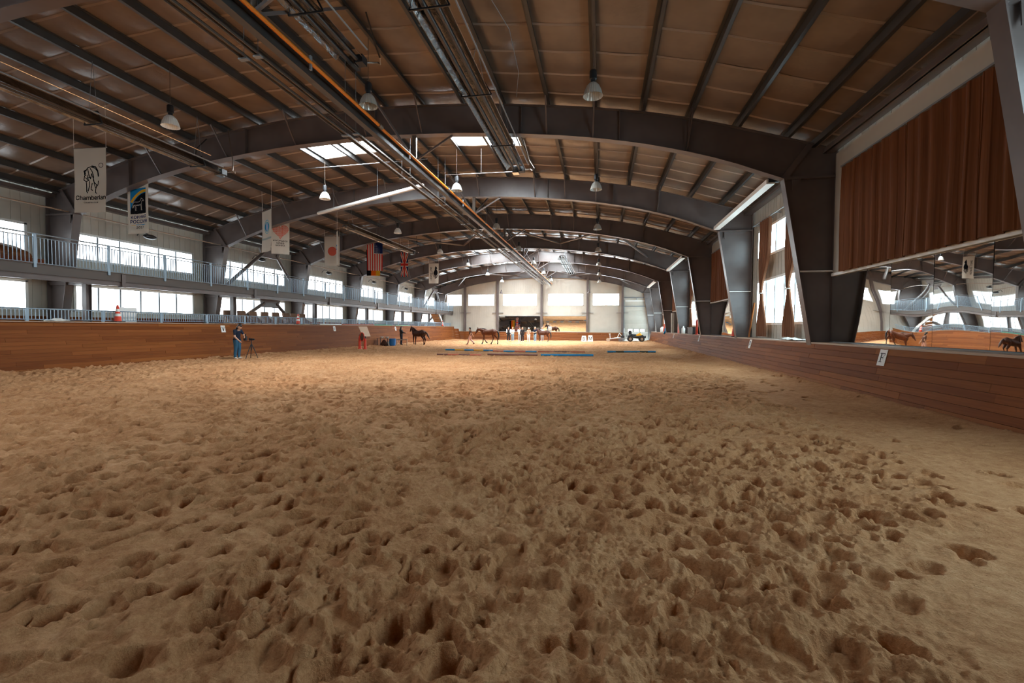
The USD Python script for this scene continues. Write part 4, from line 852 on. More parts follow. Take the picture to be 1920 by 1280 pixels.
def person(label, loc, rotz, h, top, trousers, hair, pose, long_hair=False, sleeves='short', shoes='pale', cap=None):
    """Faces +x; +y is its left. pose overrides joints."""
    J = dict(pel=V3(0, 0, .96), chest=V3(0, 0, 1.27), neck=V3(.0, 0, 1.46), head=V3(.03, 0, 1.60), face=V3(1, 0, -.15))
    for s, y in (('l', 1), ('r', -1)):
        J['sho'+s], J['elb'+s], J['wri'+s] = V3(0, y*.175, 1.40), V3(-.02, y*.225, 1.12), V3(.06, y*.225, .88)
        J['hip'+s], J['kne'+s], J['ank'+s] = V3(0, y*.085, .92), V3(.03, y*.10, .50), V3(-.01, y*.105, .09)
        J['foot'+s] = V3(1, y*.15, 0)
    J.update({k: V3(*v) for k, v in pose.items()})
    t = thing('person', label, 'person', loc, rotz, scale=(h/1.72,)*3)
    fd = J['face']/np.linalg.norm(J['face']); side = np.cross((0, 0, 1), fd); side /= np.linalg.norm(side); up = np.cross(fd, side); H = J['head']
    torso = limb([(J['pel'], .125), (J['chest'], .135)]) + limb([(J['chest'], .13), (J['neck']-[0, 0, .05], .075)]) + limb([(J['shol'], .062), (J['chest']+[0, .03, .06], .10), (J['shor'], .062)]) + limb([(J['hipl'], .105), (J['hipr'], .105)]) + limb([(J['pel'], .12), (J['hipl'], .10)]) + limb([(J['pel'], .12), (J['hipr'], .10)])
    head = limb([(J['neck']-[0, 0, .06], .056), (H-up*.05, .052)]) + [m3.Manifold.batch_hull([sph(H+up*.035-fd*.012, .098), sph(H-up*.045+fd*.025, .068), sph(H-up*.09+fd*.045, .036)])]
    head += [m3.Manifold.batch_hull([sph(H+fd*.088+up*.012, .011), sph(H+fd*.108-up*.030, .015)]), m3.Manifold.batch_hull([sph(H+fd*.075-up*.062+side*.02, .012), sph(H+fd*.075-up*.062-side*.02, .012)])]
    head += [sph(H+side*y*.092-up*.005, .024) for y in (-1, 1)]
    arms, legs, hands = [], [], []
    for s, y in (('l', 1), ('r', -1)):
        S, E, Wr = J['sho'+s], J['elb'+s], J['wri'+s]
        arms += limb([(S, .056), (E, .043)]) + limb([(E, .042), (Wr, .030)])
        d = Wr-E; d /= np.linalg.norm(d); w = np.cross(d, (0, 1, .2)); w /= np.linalg.norm(w); n = np.cross(w, d); pm = Wr+d*.085
        hands += [m3.Manifold.batch_hull([sph(Wr+d*.015, .024), sph(pm+w*.026, .016), sph(pm-w*.026, .016)])]
        for i, (o, L) in enumerate(((-.030, .062), (-.010, .075), (.010, .070), (.029, .055))):
            b = pm+w*o; k1 = b+(d*.8-n*y*.35)*L*.55; hands += limb([(b, .0095), (k1, .009), (k1+(d*.45-n*y*.6)*L*.5, .008)])
        b = Wr+d*.035-w*.026; k1 = b+(d*.6-w*.7)*.035; hands += limb([(b, .012), (k1, .010), (k1+d*.028, .009)])
        hp, kn, an = J['hip'+s], J['kne'+s], J['ank'+s]
        legs += limb([(hp, .098), (kn, .062)]) + limb([(kn, .060), ((kn*.6+an*.4)+V3(-.02, 0, 0), .056), (an, .042)])
    # whole body as one surface; the clothes lie over it
    skin(torso+head+arms+legs+hands, .020, 6).build('body', 'skin', t, smooth=True)
    grow = lambda parts: parts
    sh = limb([(J['pel']+[0, 0, -.02], .140), (J['chest'], .150)]) + limb([(J['chest'], .145), (J['neck']-[0, 0, .09], .080)]) + limb([(J['shol'], .074), (J['chest']+[0, .03, .06], .112), (J['shor'], .074)]) + limb([(J['hipl']+[0, 0, .03], .112), (J['hipr']+[0, 0, .03], .112)])
    for s in 'lr':
        S, E, Wr = J['sho'+s], J['elb'+s], J['wri'+s]
        sh += limb([(S, .072), (E if sleeves == 'long' else S*.35+E*.65, .057)]) + (limb([(E, .056), (Wr*.95+E*.05, .042)]) if sleeves == 'long' else [])
    skin(sh, .026, 6).build('shirt', 'wear_'+top, t, smooth=True)
    tr = limb([(J['pel']+[0, 0, -.02], .136), (J['hipl'], .110)]) + limb([(J['pel']+[0, 0, -.02], .136), (J['hipr'], .110)]) + limb([(J['hipl'], .110), (J['hipr'], .110)])
    for s in 'lr': tr += limb([(J['hip'+s], .110), (J['kne'+s], .078), (J['kne'+s]*.5+J['ank'+s]*.5+V3(-.015, 0, 0), .070), (J['ank'+s]+[0, 0, .02], .062)])
    skin(tr, .026, 6).build('trousers', 'wear_'+trousers, t, smooth=True)
    for s in 'lr':
        a, d = J['ank'+s], J['foot'+s]/np.linalg.norm(J['foot'+s])
        skin([m3.Manifold.batch_hull([sph(a-d*.045-[0, 0, .045], .040), sph(a-[0, 0, .01], .046), sph(a+d*.13-[0, 0, .055], .036), sph(a+d*.19-[0, 0, .062], .026)])], .02, 4).build('shoe', 'wear_'+shoes, t, smooth=True)
    hp = [m3.Manifold.batch_hull([sph(H+up*.05-fd*.025, .102), sph(H-up*.02-fd*.055, .082)]), m3.Manifold.batch_hull([sph(H+up*.10+fd*.03, .06), sph(H+up*.08-fd*.05, .085)])]
    if long_hair: hp += limb([(H-fd*.06, .085), (H-fd*.11-up*.16, .075), (J['neck']-fd*.15-[0, 0, .16], .045)])
    skin(hp, .02, 5).build('hair', 'hair_'+hair, t, smooth=True)
    if cap: skin([m3.Manifold.batch_hull([sph(H+up*.075, .098), sph(H+up*.04-fd*.02, .104)]), m3.Manifold.batch_hull([sph(H+up*.06+fd*.09, .03), sph(H+up*.05+fd*.17, .02), sph(H+up*.05+fd*.15+side*.04, .02), sph(H+up*.05+fd*.15-side*.04, .02)])], .02, 4).build('cap', 'wear_'+cap, t, smooth=True)
    return t

def horse(label, loc, rotz, scale, coat, dark, J, socks=True):
    """Faces +x. J: joint overrides (poll, muzzle, and legs fl, fr, hl, hr as (upper, mid, low, hoof))."""
    t = thing('horse', label, 'horse', loc, rotz, scale=(scale,)*3)
    poll, muz = V3(*J.get('poll', (.98, 0, 1.66))), V3(*J.get('muzzle', (1.34, 0, 1.30)))
    legs = dict(fl=((.42, .14, 1.0), (.43, .13, .49), (.42, .13, .15), (.46, .13, .04)), fr=((.42, -.14, 1.0), (.43, -.13, .49), (.42, -.13, .15), (.46, -.13, .04)),
                hl=((-.55, .15, 1.02), (-.70, .13, .54), (-.63, .13, .15), (-.59, .13, .04)), hr=((-.55, -.15, 1.02), (-.70, -.13, .54), (-.63, -.13, .15), (-.59, -.13, .04)))
    legs.update(J.get('legs', {}))
    b = [m3.Manifold.batch_hull([sph((-.62, .06, 1.14), .20), sph((-.62, -.06, 1.14), .20), sph((-.42, 0, 1.20), .235)]), m3.Manifold.batch_hull([sph((-.42, 0, 1.18), .24), sph((-.08, 0, 1.07), .285)]),
         m3.Manifold.batch_hull([sph((-.08, 0, 1.07), .285), sph((.28, 0, 1.07), .265)]), m3.Manifold.batch_hull([sph((.28, 0, 1.07), .265), sph((.50, 0, 1.08), .20), sph((.46, 0, .95), .17)]),
         m3.Manifold.batch_hull([sph((.26, 0, 1.33), .085), sph((.05, 0, 1.20), .14), sph((.44, 0, 1.25), .14)])]
    nb, nm = V3(.50, 0, 1.20), V3(.50, 0, 1.20)*.45+poll*.55+V3(-.03, 0, .03)
    b += limb([(nb, .205), (nm, .135), (poll-V3(.02, 0, .02), .088)]) + limb([(V3(.36, 0, 1.30), .10), (nm+V3(-.06, 0, .07), .075), (poll, .06)])
    hd = muz-poll; L = np.linalg.norm(hd); hd /= L; up = np.cross(np.cross(hd, (0, 0, 1)), hd); up /= np.linalg.norm(up)
    b += limb([(poll, .088), (poll+hd*L*.42, .080), (poll+hd*L*.80, .055), (muz, .052)]) + [m3.Manifold.batch_hull([sph(poll+hd*.08-up*.06, .072), sph(poll+hd*.24-up*.05, .062)])]
    b += [sph(poll+hd*L*.33+V3(0, y*.07, 0)+up*.02, .022) for y in (-1, 1)]
    for y in (-1, 1): b += limb([(poll+V3(0, y*.05, .06), .032), (poll+V3(.02, y*.065, .19), .010)])
    low = []
    for k, (u, m_, l, hf) in legs.items():
        u, m_, l, hf = V3(*u), V3(*m_), V3(*l), V3(*hf)
        if k[0] == 'f': b += limb([(u+V3(0, 0, .06), .135), (u*.72+m_*.28, .088), (m_, .050)]) + [sph(m_, .054)]
        else: b += limb([(u+V3(-.02, 0, .08), .185), (u*.66+m_*.34+V3(.10, 0, 0), .118), (m_, .054)]) + [m3.Manifold.batch_hull([sph(m_, .052), sph(m_+V3(-.05, 0, .03), .03)])]
        b += limb([(m_, .048), (m_*.45+l*.55, .033), (l, .040), (hf+V3(0, 0, .02), .042)])
        low.append((limb([(m_*.8+l*.2, .048), (m_*.45+l*.55, .038), (l, .045), (hf+V3(0, 0, .03), .047)]), hf))
    skin(b, .032, 8).build('body', coat, t, smooth=True)
    for lg, hf in low:
        if socks: skin(lg, .025, 4).build('dark_lower_leg', dark, t, smooth=True)
        MB().lathe([(0, .06), (.040, .06), (.058, -.04), (0, -.04)], hf, 10).build('hoof', 'black', t)
    mn = []
    for u in np.linspace(0, 1, 9):
        p = (V3(.30, 0, 1.42)*(1-u)+(poll+V3(-.03, 0, .06))*u) + V3(-.02, 0, .03)*math.sin(u*PI); mn.append(m3.Manifold.batch_hull([sph(p, .035), sph(p+V3(.03, -.10, -.17), .03), sph(p+V3(-.03, -.06, -.05), .03)]))
    mn.append(m3.Manifold.batch_hull([sph(poll+V3(0, 0, .07), .035), sph(poll+hd*.17+up*.075, .022)]))
    skin(mn, .03, 4).build('mane', dark if socks else 'horse_mane', t, smooth=True)
    tl = [(V3(*p), r) for p, r in zip(J.get('tail', ((-.80, 0, 1.22), (-.93, 0, 1.05), (-.97, 0, .75), (-.95, 0, .42))), (.05, .075, .085, .03))]
    skin(limb(tl), .03, 5).build('tail', dark if socks else 'horse_mane', t, smooth=True)
    m = MB(); g = np.linspace(0, 2*PI, 15)
    for k in (.18, .62):
        c = poll+hd*L*k-up*.015; rr_ = .105-.035*k; m.tube(np.stack([c+up*rr_*math.cos(a)*1.15+V3(0, 1, 0)*rr_*math.sin(a) for a in g]), .010, 5)
    m.build('halter', 'black', t); return t
mottled('coat_bay', (.075, .021, .008), (.125, .038, .014), 3.0, .55, spec=.2); flat('coat_black', (.014, .011, .011), .4); mottled('coat_chestnut', (.040, .013, .006), (.065, .021, .010), 3.0, .55, spec=.2); flat('horse_mane', (.07, .025, .012), .5); mottled('coat_dark_bay', (.045, .014, .007), (.08, .025, .011), 3.0, .55, spec=.2)

person('person in dark t-shirt and blue jeans bending over a camera tripod near the left kickboard', (-9.57, 19.43, sz(-9.57, 19.43)), -8, 1.70, 'navy', 'jeans', 'dark',
       dict(pel=(-.02, 0, .96), chest=(.02, 0, 1.26), neck=(.10, 0, 1.44), head=(.19, 0, 1.56), face=(1, -.1, -.75), shol=(.06, .17, 1.38), shor=(.06, -.17, 1.38), elbl=(.20, .22, 1.16), wril=(.34, .12, 1.10), elbr=(.12, -.23, 1.10), wrir=(.32, -.16, .90)), long_hair=True)
person('woman with long dark hair holding out a hand to the chestnut horse', (-9.9, 38.9, sz(-9.9, 38.9)), 12, 1.66, 'blackish', 'navy', 'dark',
       dict(elbr=(.16, -.24, 1.18), wrir=(.40, -.22, 1.14), elbl=(.12, .25, 1.15), wril=(.36, .2, 1.12), face=(1, -.1, -.1)), long_hair=True, sleeves='long', shoes='blackish')
horse('dark chestnut horse with head up and tail swung out, beside the long-haired woman', (-8.55, 39.6, sz(-8.55, 39.6)), 163, .98, 'coat_chestnut', 'coat_chestnut',
      dict(poll=(.80, .02, 1.62), muzzle=(1.06, -.10, 1.28), tail=((-.80, 0, 1.24), (-.97, -.02, 1.10), (-1.10, -.04, .86), (-1.24, -.06, .60)), legs=dict(fl=((.42, .14, 1.0), (.50, .13, .52), (.42, .13, .16), (.40, .13, .05)), hl=((-.55, .15, 1.02), (-.72, .13, .54), (-.74, .13, .15), (-.70, .13, .04)))), socks=False)
person('walking woman in reddish-brown top leading the bay horse across the sand', (-4.35, 42.0, sz(-4.35, 42.0)), 186, 1.60, 'brown', 'pink', 'dark',
       dict(hipl=(0, .085, .92), knel=(.16, .09, .52), ankl=(.26, .10, .10), kner=(-.02, -.10, .50), ankr=(-.34, -.10, .17), footr=(1, -.1, -.5), elbl=(-.08, .23, 1.13), wril=(.06, .25, .90), elbr=(-.10, -.23, 1.13), wrir=(-.22, -.20, .93), head=(.06, 0, 1.59), face=(1, 0, -.3)), long_hair=False, shoes='brown')
horse('bay horse with black mane and tail walking behind the woman in the reddish-brown top', (-2.75, 42.6, sz(-2.75, 42.6)), 183, 1.02, 'coat_bay', 'coat_black',
      dict(poll=(1.00, 0, 1.38), muzzle=(1.23, 0, .96), legs=dict(fl=((.42, .14, 1.0), (.38, .13, .50), (.18, .13, .20), (.10, .13, .12)), fr=((.42, -.14, 1.0), (.50, -.13, .50), (.56, -.13, .15), (.62, -.13, .04)), hl=((-.55, .15, 1.02), (-.50, .13, .54), (-.34, .13, .16), (-.28, .13, .04)), hr=((-.55, -.15, 1.02), (-.80, -.13, .56), (-.86, -.13, .16), (-.84, -.13, .05)))))
horse('dark bay horse with one pale hind foot standing among the group at the far end', (1.0, 54.4, sz(1.0, 54.4)), 185, .96, 'coat_dark_bay', 'coat_black', dict(poll=(.92, 0, 1.62), muzzle=(1.18, .1, 1.28)))
gp = [('person in dark clothes with a pale shawl, leftmost of the group at the far end', -2.95, 53.3, -80, 1.66, 'blackish', 'blackish', 'dark', 'pale'), ('person in white with pale trousers just behind the leftmost of the group', -2.60, 54.1, -100, 1.66, 'pale', 'lightjeans', 'light', 'pale'),
      ('person in a pale shirt and grey jeans, second of the group at the far end', -1.75, 54.0, -60, 1.70, 'pale', 'greyish', 'dark', None), ('person in black holding something at the waist, nearest of the far group', -1.15, 52.4, -95, 1.66, 'blackish', 'blackish', 'light', None),
      ('person in beige top and white trousers with a white cap, in the far group', -.62, 53.8, -90, 1.66, 'tan', 'pale', 'light', 'pale'), ('person in dark vest and light jeans beside the standing horse', .22, 53.2, -120, 1.68, 'navy', 'lightjeans', 'light', None), ('person in a white top half hidden behind the standing horse', .75, 55.6, -90, 1.70, 'pale', 'greyish', 'light', None)]
for i, (lab, x, y, rz, h, a, b_, hr, cp) in enumerate(gp):
    person(lab, (x, y, sz(x, y)), rz, h, a, b_, hr, [dict(), dict(elbl=(.1, .24, 1.15), wril=(.28, .1, 1.1)), dict(elbr=(.12, -.24, 1.14), wrir=(.30, -.12, 1.12), elbl=(.12, .24, 1.14), wril=(.30, .12, 1.1))][i % 3], long_hair=i % 3 == 1, sleeves='long' if a in ('pale', 'blackish') else 'short', cap=cp if i == 4 else None)
t = thing('shawl', 'pale shawl over the shoulders of the leftmost person of the far group', 'shawl', (-2.95, 53.3, sz(-2.95, 53.3)), -80)
skin([m3.Manifold.batch_hull([sph((0, .2, 1.36), .075), sph((.02, .24, 1.02), .06), sph((-.1, 0, 1.25), .1)]), m3.Manifold.batch_hull([sph((0, -.2, 1.36), .075), sph((.02, -.24, 1.02), .06), sph((-.1, 0, 1.25), .1)])], .03, 5).build('cloth', 'wear_pale', t, smooth=True)
# ---------------------------------------------------------------- tripod with camera
flat('cone_orange', (.72, .055, .02), .45); flat('wicker', (.17, .085, .045), .7); flat('blue_plastic', (.012, .14, .38), .35); flat('pole_blue', (.008, .17, .36), .4); flat('pole_gold', (.70, .34, .03), .45); flat('pole_brown', (.13, .045, .03), .5); flat('pole_red', (.42, .10, .05), .5)
x, y = -9.05, 19.75; z = sz(x, y); t = thing('camera_tripod', 'black camera tripod with a small video camera beside the bending person', 'tripod', (x, y, z))
for i in range(3):
    a = i*2*PI/3+.3; m = MB(); m.tube([(0, 0, .78), (.16*math.cos(a), .16*math.sin(a), .42)], .020, 6); m.tube([(.15*math.cos(a), .15*math.sin(a), .45), (.32*math.cos(a), .32*math.sin(a), .0)], .015, 6); m.build('leg', 'black', t)
MB().tube([(0, 0, .45), (0, 0, .92)], .022, 8).build('centre_column', 'black', t); MB().tube([(-.05, 0, .90), (-.36, -.02, .86)], .010, 6).build('pan_handle', 'black', t)
m = MB(); m.box(-.10, .10, -.045, .045, .93, 1.03); m.tube([(.1, 0, .98), (.17, 0, .98)], .035, 10); m.box(-.12, -.09, -.03, .03, 1.0, 1.05); m.build('video_camera', 'black_gloss', t)
t = thing('camera_bag', 'black camera held in the bending person\'s left hand', 'camera', (-9.22, 19.55, z+1.04)); MB().box(-.06, .07, -.05, .05, -.12, .1).tube([(0, 0, .1), (.03, 0, .2)], .03, 8).build('camera_body', 'black', t)
# ---------------------------------------------------------------- ground poles
def pole(label, a, b, bands, r=.055):
    a, b = np.array(a, float), np.array(b, float); t = thing('ground_pole', label, 'pole', group='poles on the sand')
    _u = np.linspace(0, 1, 60)[:, None]; _q = a+(b-a)*_u; za = zb = float(np.percentile(sand_z(_q[:, 0], _q[:, 1]), 80))+r*.8; n = len(bands)
    for i, c in enumerate(bands):
        p, q = (np.r_[a+(b-a)*u, za+(zb-za)*u] for u in (i/n, (i+1)/n)); MB().tube([p, q], r, 10).build('band', 'pole_'+c, t, smooth=50)
pole('blue and yellow banded pole on the sand, leftmost in the back row', (-2.75, 30.3), (.62, 30.2), ['blue', 'gold', 'blue', 'gold', 'blue'])
pole('reddish pole with blue bands lying right of the yellow-banded one', (.72, 29.7), (3.6, 29.9), ['red', 'blue', 'red', 'blue'])
pole('thin red-brown pole right of the blue-banded poles', (3.7, 29.9), (6.7, 30.6), ['red', 'brown', 'red'], .04)
pole('dark reddish-brown pole, leftmost in the front row', (-1.62, 25.5), (1.0, 25.6), ['brown', 'red', 'brown', 'red'], .045)
pole('dark brown pole in the middle of the front row', (1.35, 25.7), (4.2, 25.9), ['brown', 'brown', 'brown'])
pole('bright blue pole, rightmost in the front row', (4.4, 25.9), (7.3, 26.5), ['blue', 'blue', 'blue'], .06)
flat('pole_dark', (.02, .035, .03), .5)
pole('blue pole with dark bands lying alone on the right', (8.15, 31.0), (11.3, 32.0), ['blue', 'dark', 'blue', 'blue', 'dark', 'blue'], .06)
# ---------------------------------------------------------------- cones
def cone(label, loc, s=1.0, bands=True):
    t = thing('traffic_cone', label, 'cone', loc, scale=(s,)*3)
    MB().box(-.18, .18, -.18, .18, 0, .035).build('base', 'black', t); m = MB(); pr = [(.13, .035), (.108, .22), (.098, .30), (.084, .42), (.074, .50), (.060, .62), (.03, .70), (.02, .70)]
    MB().lathe([(.135, .035), (.108, .24)], sides=18).build('cone', 'cone_orange', t, smooth=60)
    if bands:
        for a, b, c in (((.108, .24), (.090, .36), 'white'), ((.090, .36), (.078, .44), 'cone_orange'), ((.078, .44), (.060, .55), 'white'), ((.060, .55), (.036, .70), 'cone_orange')): MB().lathe([a, b], sides=18).build('band', c, t, smooth=60)
        MB().lathe([(.036, .70), (.025, .71), (0, .71)], sides=18).build('tip', 'wicker', t)
    else: MB().lathe([(.108, .24), (.036, .70), (0, .71)], sides=18).build('upper_cone', 'cone_orange', t, smooth=60)
cone('orange traffic cone with white bands on the left kickboard, nearest the camera', (-11.72, 15.55, 1.72), .97)
cone('orange cone with white bands on the left kickboard in front of the chairs', (-11.70, 27.0, 1.72), .97)
cone('small orange cone near the far end of the left kickboard', (-11.70, 55.0, 1.72), .95)
cone('plain orange cone on the right ledge at the nearest pale column', (13.86, 23.3, 1.245), .9, False)
for i, (y, lab) in enumerate(((31.2, 'tall red-orange post on the right ledge beside the third column'), )):
    t = thing('marker_post', lab, 'post', (13.72, y, 1.245)); MB().lathe([(.13, 0), (.12, .03), (.07, .05), (.055, .9), (.03, .95), (0, .95)], sides=14).build('post', 'cone_orange', t, smooth=50)
t = thing('crate', 'red plastic crate on the right ledge by the fourth column', 'crate', (13.95, 38.2, 1.245)); m = MB(); m.box(-.25, .25, -.35, -.33, 0, .75); m.box(-.25, .25, .33, .35, 0, .75); m.box(-.25, -.23, -.35, .35, 0, .75); m.box(.23, .25, -.35, .35, 0, .75); m.box(-.25, .25, -.35, .35, 0, .03); m.build('crate_body', 'cone_orange', t)
t = thing('white_bottle', 'white plastic bottle beside the red crate on the right ledge', 'bottle', (13.8, 36.6, 1.245)); MB().lathe([(0, 0), (.12, 0), (.13, .05), (.13, .38), (.05, .48), (.05, .56), (0, .56)], sides=14).build('bottle', 'white', t, smooth=50)
t = thing('dark_crate', 'black trunk on the right ledge below the narrow window', 'box', (13.95, 33.2, 1.245)); MB().box(-.28, .28, -.9, .9, 0, .42).build('trunk_body', 'black', t); MB().box(-.3, .3, -.92, .92, .42, .48).build('lid', 'black_gloss', t)
t = thing('canister', 'white canister near the far end of the right ledge', 'canister', (13.9, 49.2, 1.245)); MB().lathe([(0, 0), (.22, 0), (.24, .05), (.24, .42), (.10, .56), (0, .56)], sides=14).build('canister', 'white', t, smooth=50)
t = thing('red_bag', 'pink and red bag on the right ledge beside the canister', 'bag', (13.9, 47.4, 1.245)); skin([m3.Manifold.batch_hull([sph((0, -.2, .15), .16), sph((0, .25, .15), .16), sph((0, 0, .75), .12)])], .06, 4).build('bag', 'cloth_coral', t, smooth=True)
t = thing('blue_jacket', 'dark blue jacket slung over the right ledge near the far end', 'jacket', (13.75, 45.8, 1.245)); skin([m3.Manifold.batch_hull([sph((.1, -.3, .12), .14), sph((.1, .3, .12), .14), sph((0, 0, .32), .12)]), m3.Manifold.batch_hull([sph((-.05, .1, .1), .08), sph((-.12, .15, -.12), .05)])], .06, 4).build('cloth', 'cloth_blue', t, smooth=True)
t = thing('cream_tube', 'upright cream tube standing on the right ledge by a dark column', 'tube', (14.0, 43.3, 1.245)); MB().tube([(0, 0, 0), (0, 0, 1.75)], .13, 12).build('tube', 'cladding', t, smooth=40)
t = thing('leaning_board', 'narrow brown board leaning against the second right column', 'board', (13.9, 21.6, 1.245)); MB().bar((.1, 0, 0), (.30, 0, 1.5), .03, .16, (0, 1, 0)).build('board', 'plank_2', t)
t = thing('crumpled_sheet', 'crumpled clear plastic sheet on the right ledge below the tied curtains', 'sheet', (13.95, 16.6, 1.245)); rq = np.random.RandomState(4)
X, Y = np.meshgrid(np.linspace(-.22, .22, 14), np.linspace(-.6, .6, 26), indexing='ij'); Z = .02+.14*np.clip(noise_img((14, 26), 5, 3, 2)+.35, 0, 1)*(1-(X/.24)**4)*(1-(Y/.64)**4); m = MB(); m.grid(X, Y, Z); m.grid(X, Y, Z-.008); m.build('sheet', 'white', t, smooth=True)
t = thing('white_papers', 'crumpled white sheet lying on the left kickboard near the camera', 'sheet', (-11.75, 13.4, 1.72)); X, Y = np.meshgrid(np.linspace(-.16, .16, 10), np.linspace(-.5, .5, 20), indexing='ij'); Z = .01+.12*np.clip(noise_img((10, 20), 4, 9, 2)+.3, 0, 1)*(1-(X/.18)**4)*(1-(Y/.54)**4); m = MB(); m.grid(X, Y, Z); m.grid(X, Y, Z-.008); m.build('sheet', 'white', t, smooth=True)
t = thing('grey_board', 'pale grey board standing behind the low railing beside the nearest cone', 'board', (-12.2, 16.3, PZ)); MB().box(-.02, .02, -.42, .42, 0, 1.05).build('board', 'white_frame', t)
for y, n in ((39.0, 'first'), (43.2, 'second')):
    t = thing('green_pole', f'green pole lying on the left kickboard edge, {n} of two', 'pole', (-11.7, y, 1.76)); MB().tube([(0, -1.7, 0), (0, 1.7, 0)], .045, 8).build('pole', 'green_paint' if 'green_paint' in MATS else flat('green_paint', (.03, .22, .12), .45), t, smooth=40)
t = thing('red_pole', 'red pole lying on the left kickboard edge', 'pole', (-11.7, 34.8, 1.76)); MB().tube([(0, -2.6, 0), (0, 2.6, 0)], .04, 8).build('pole', 'pole_red', t, smooth=40)
t = thing('white_pole', 'white pole lying on the left kickboard edge', 'pole', (-11.7, 31.0, 1.75)); MB().tube([(0, -1.6, 0), (0, 1.1, 0)], .035, 8).build('pole', 'white', t, smooth=40)
t = thing('paper_sheet', 'long pale paper sheet pinned to the left kickboard above the round target', 'poster')
m = MB(); fx = lambda zz, o: KL-LN*zz*.9+.008+o
m.raw([(fx(z, o), y, z) for o in (0, .006) for y, z in ((34.6, .80), (35.9, .80), (35.6, 1.62), (34.2, 1.62))], [(0, 1, 2, 3), (7, 6, 5, 4), (0, 4, 5, 1), (2, 6, 7, 3), (1, 5, 6, 2), (0, 3, 7, 4)]); m.build('sheet', 'wear_tan', t)
# ---------------------------------------------------------------- round straw target on orange posts
for i, (x, y, top) in enumerate(((-9.22, 30.40, .92), (-8.86, 30.50, .80))):
    t = thing('orange_post', f'orange padded jump post, {["left", "right"][i]} of two under the round straw target', 'post', (x, y, sz(x, y))); MB().lathe([(.16, 0), (.13, .05), (.10, .10), (.085, top-.12), (.06, top), (0, top)], sides=14).build('post', 'cone_orange', t, smooth=50); MB().lathe([(.05, top), (.05, top+.14), (0, top+.16)], sides=10).build('knob', 'black', t)
t = thing('straw_target', 'round brown straw target held between the orange posts', 'target', (-8.93, 30.22, sz(-8.9, 30.2)+.92)); m = trimesh.creation.icosphere(3); m.apply_scale((.17, .08, .31)); MB().tm(m).build('disc', 'wear_brown', t, smooth=True)
MB().tube(np.stack([(.165)*np.cos(np.linspace(0, 2*PI, 25)), np.full(25, -.04), .30*np.sin(np.linspace(0, 2*PI, 25))], 1), .03, 6).build('rim', 'cone_orange', t, smooth=True)
# table, cups, buckets
x, y = -10.5, 36.75; z = sz(x, y); t = thing('folding_table', 'small dark folding table at the left kickboard', 'table', (x, y, z), -5)
MB().box(-.55, .55, -.3, .3, .66, .70).build('tabletop', 'wicker', t)
for a in (-.5, .5):
    for b in (-.25, .25): MB().box(a-.02, a+.02, b-.02, b+.02, 0, .66).build('leg', 'black', t)
for i, (dx, lab) in enumerate(((-.2, 'white bowl on the left half of the folding table'), (.3, 'white bowl on the right half of the folding table'))):
    t = thing('bowl', lab, 'bowl', (x+dx, y, z+.70)); MB().lathe([(0, 0), (.09, 0), (.17, .11), (.165, .115), (.08, .02), (0, .02)], sides=16).build('bowl', 'white', t, smooth=50)
t = thing('rucksack', 'brown bag standing under the folding table', 'bag', (x, y, z)); skin([m3.Manifold.batch_hull([sph((-.2, 0, .15), .14), sph((.2, 0, .15), .14), sph((0, 0, .45), .12)])], .05, 4).build('bag', 'wear_brown', t, smooth=True)
for nm, xx, r, hh, col, lab in (('bucket', -10.12, .20, .40, 'white', 'white bucket beside the folding table'), ('barrel', -9.80, .28, .58, 'blue_plastic', 'blue plastic barrel beside the folding table')):
    t = thing(nm, lab, nm, (xx, 36.9, sz(xx, 36.9))); MB().lathe([(0, 0), (r*.86, 0), (r, hh*.5), (r*.97, hh), (r*.9, hh), (r*.88, hh*.9), (0, hh*.9)], sides=18).build('body', col, t, smooth=50); MB().lathe([(r*.99, hh*.9), (r*1.04, hh*.93), (r*1.04, hh), (r*.95, hh+.01)], sides=18).build('rim', col, t)
t = thing('low_hurdle', 'low pale wooden frame on the sand right of the blue barrel', 'frame', (-9.1, 37.3, sz(-9.1, 37.3)+.01)); m = MB()
for a in (-.5, .45): m.box(a-.03, a+.03, -.03, .03, 0, .62)
m.box(-.5, .45, -.02, .02, .5, .58); m.build('frame', 'wear_tan', t)
# ---------------------------------------------------------------- letter cubes, harrow and quad bike at the far end
for i, (xx, ch) in enumerate(((5.75, 'B'), (6.5, 'M'))):
    t = thing('letter_block', f'white cone-shaped letter block on the far sand, {["left", "right"][i]} of two', 'marker', (xx, 55.6, sz(xx, 55.6))); MB().tm(trimesh.convex.convex_hull(np.array([(a*s, b*s, zz) for a in (-.33, .33) for b in (-.33, .33) for s, zz in ((1, 0), (.72, .75))]))).build('block', 'white', t)
    s = text_shape(ch, .36, 0, .2); v, f = np.vstack(s.v), np.vstack(s.f); m = MB(); m.raw(np.stack([v[:, 0], -.335+v[:, 1]*.123, v[:, 1]], 1), f); m.raw(np.stack([v[:, 0], -.338+v[:, 1]*.123, v[:, 1]], 1), f[:, ::-1]); m.build('letter', 'black', t)
x, y = 9.6, 58.0; z = sz(x, y); t = thing('harrow', 'pale steel arena harrow hitched behind the quad bike', 'harrow', (x, y, z))
m = MB(); m.bar((-1.1, 0, .30), (.2, 0, .52), .12, .10); m.bar((.2, 0, .52), (1.25, 0, .38), .10, .08); m.bar((-.4, -.5, .42), (.5, -.1, .5), .08, .08); m.bar((-.4, .5, .42), (.5, .1, .5), .08, .08); m.build('frame', 'white', t)
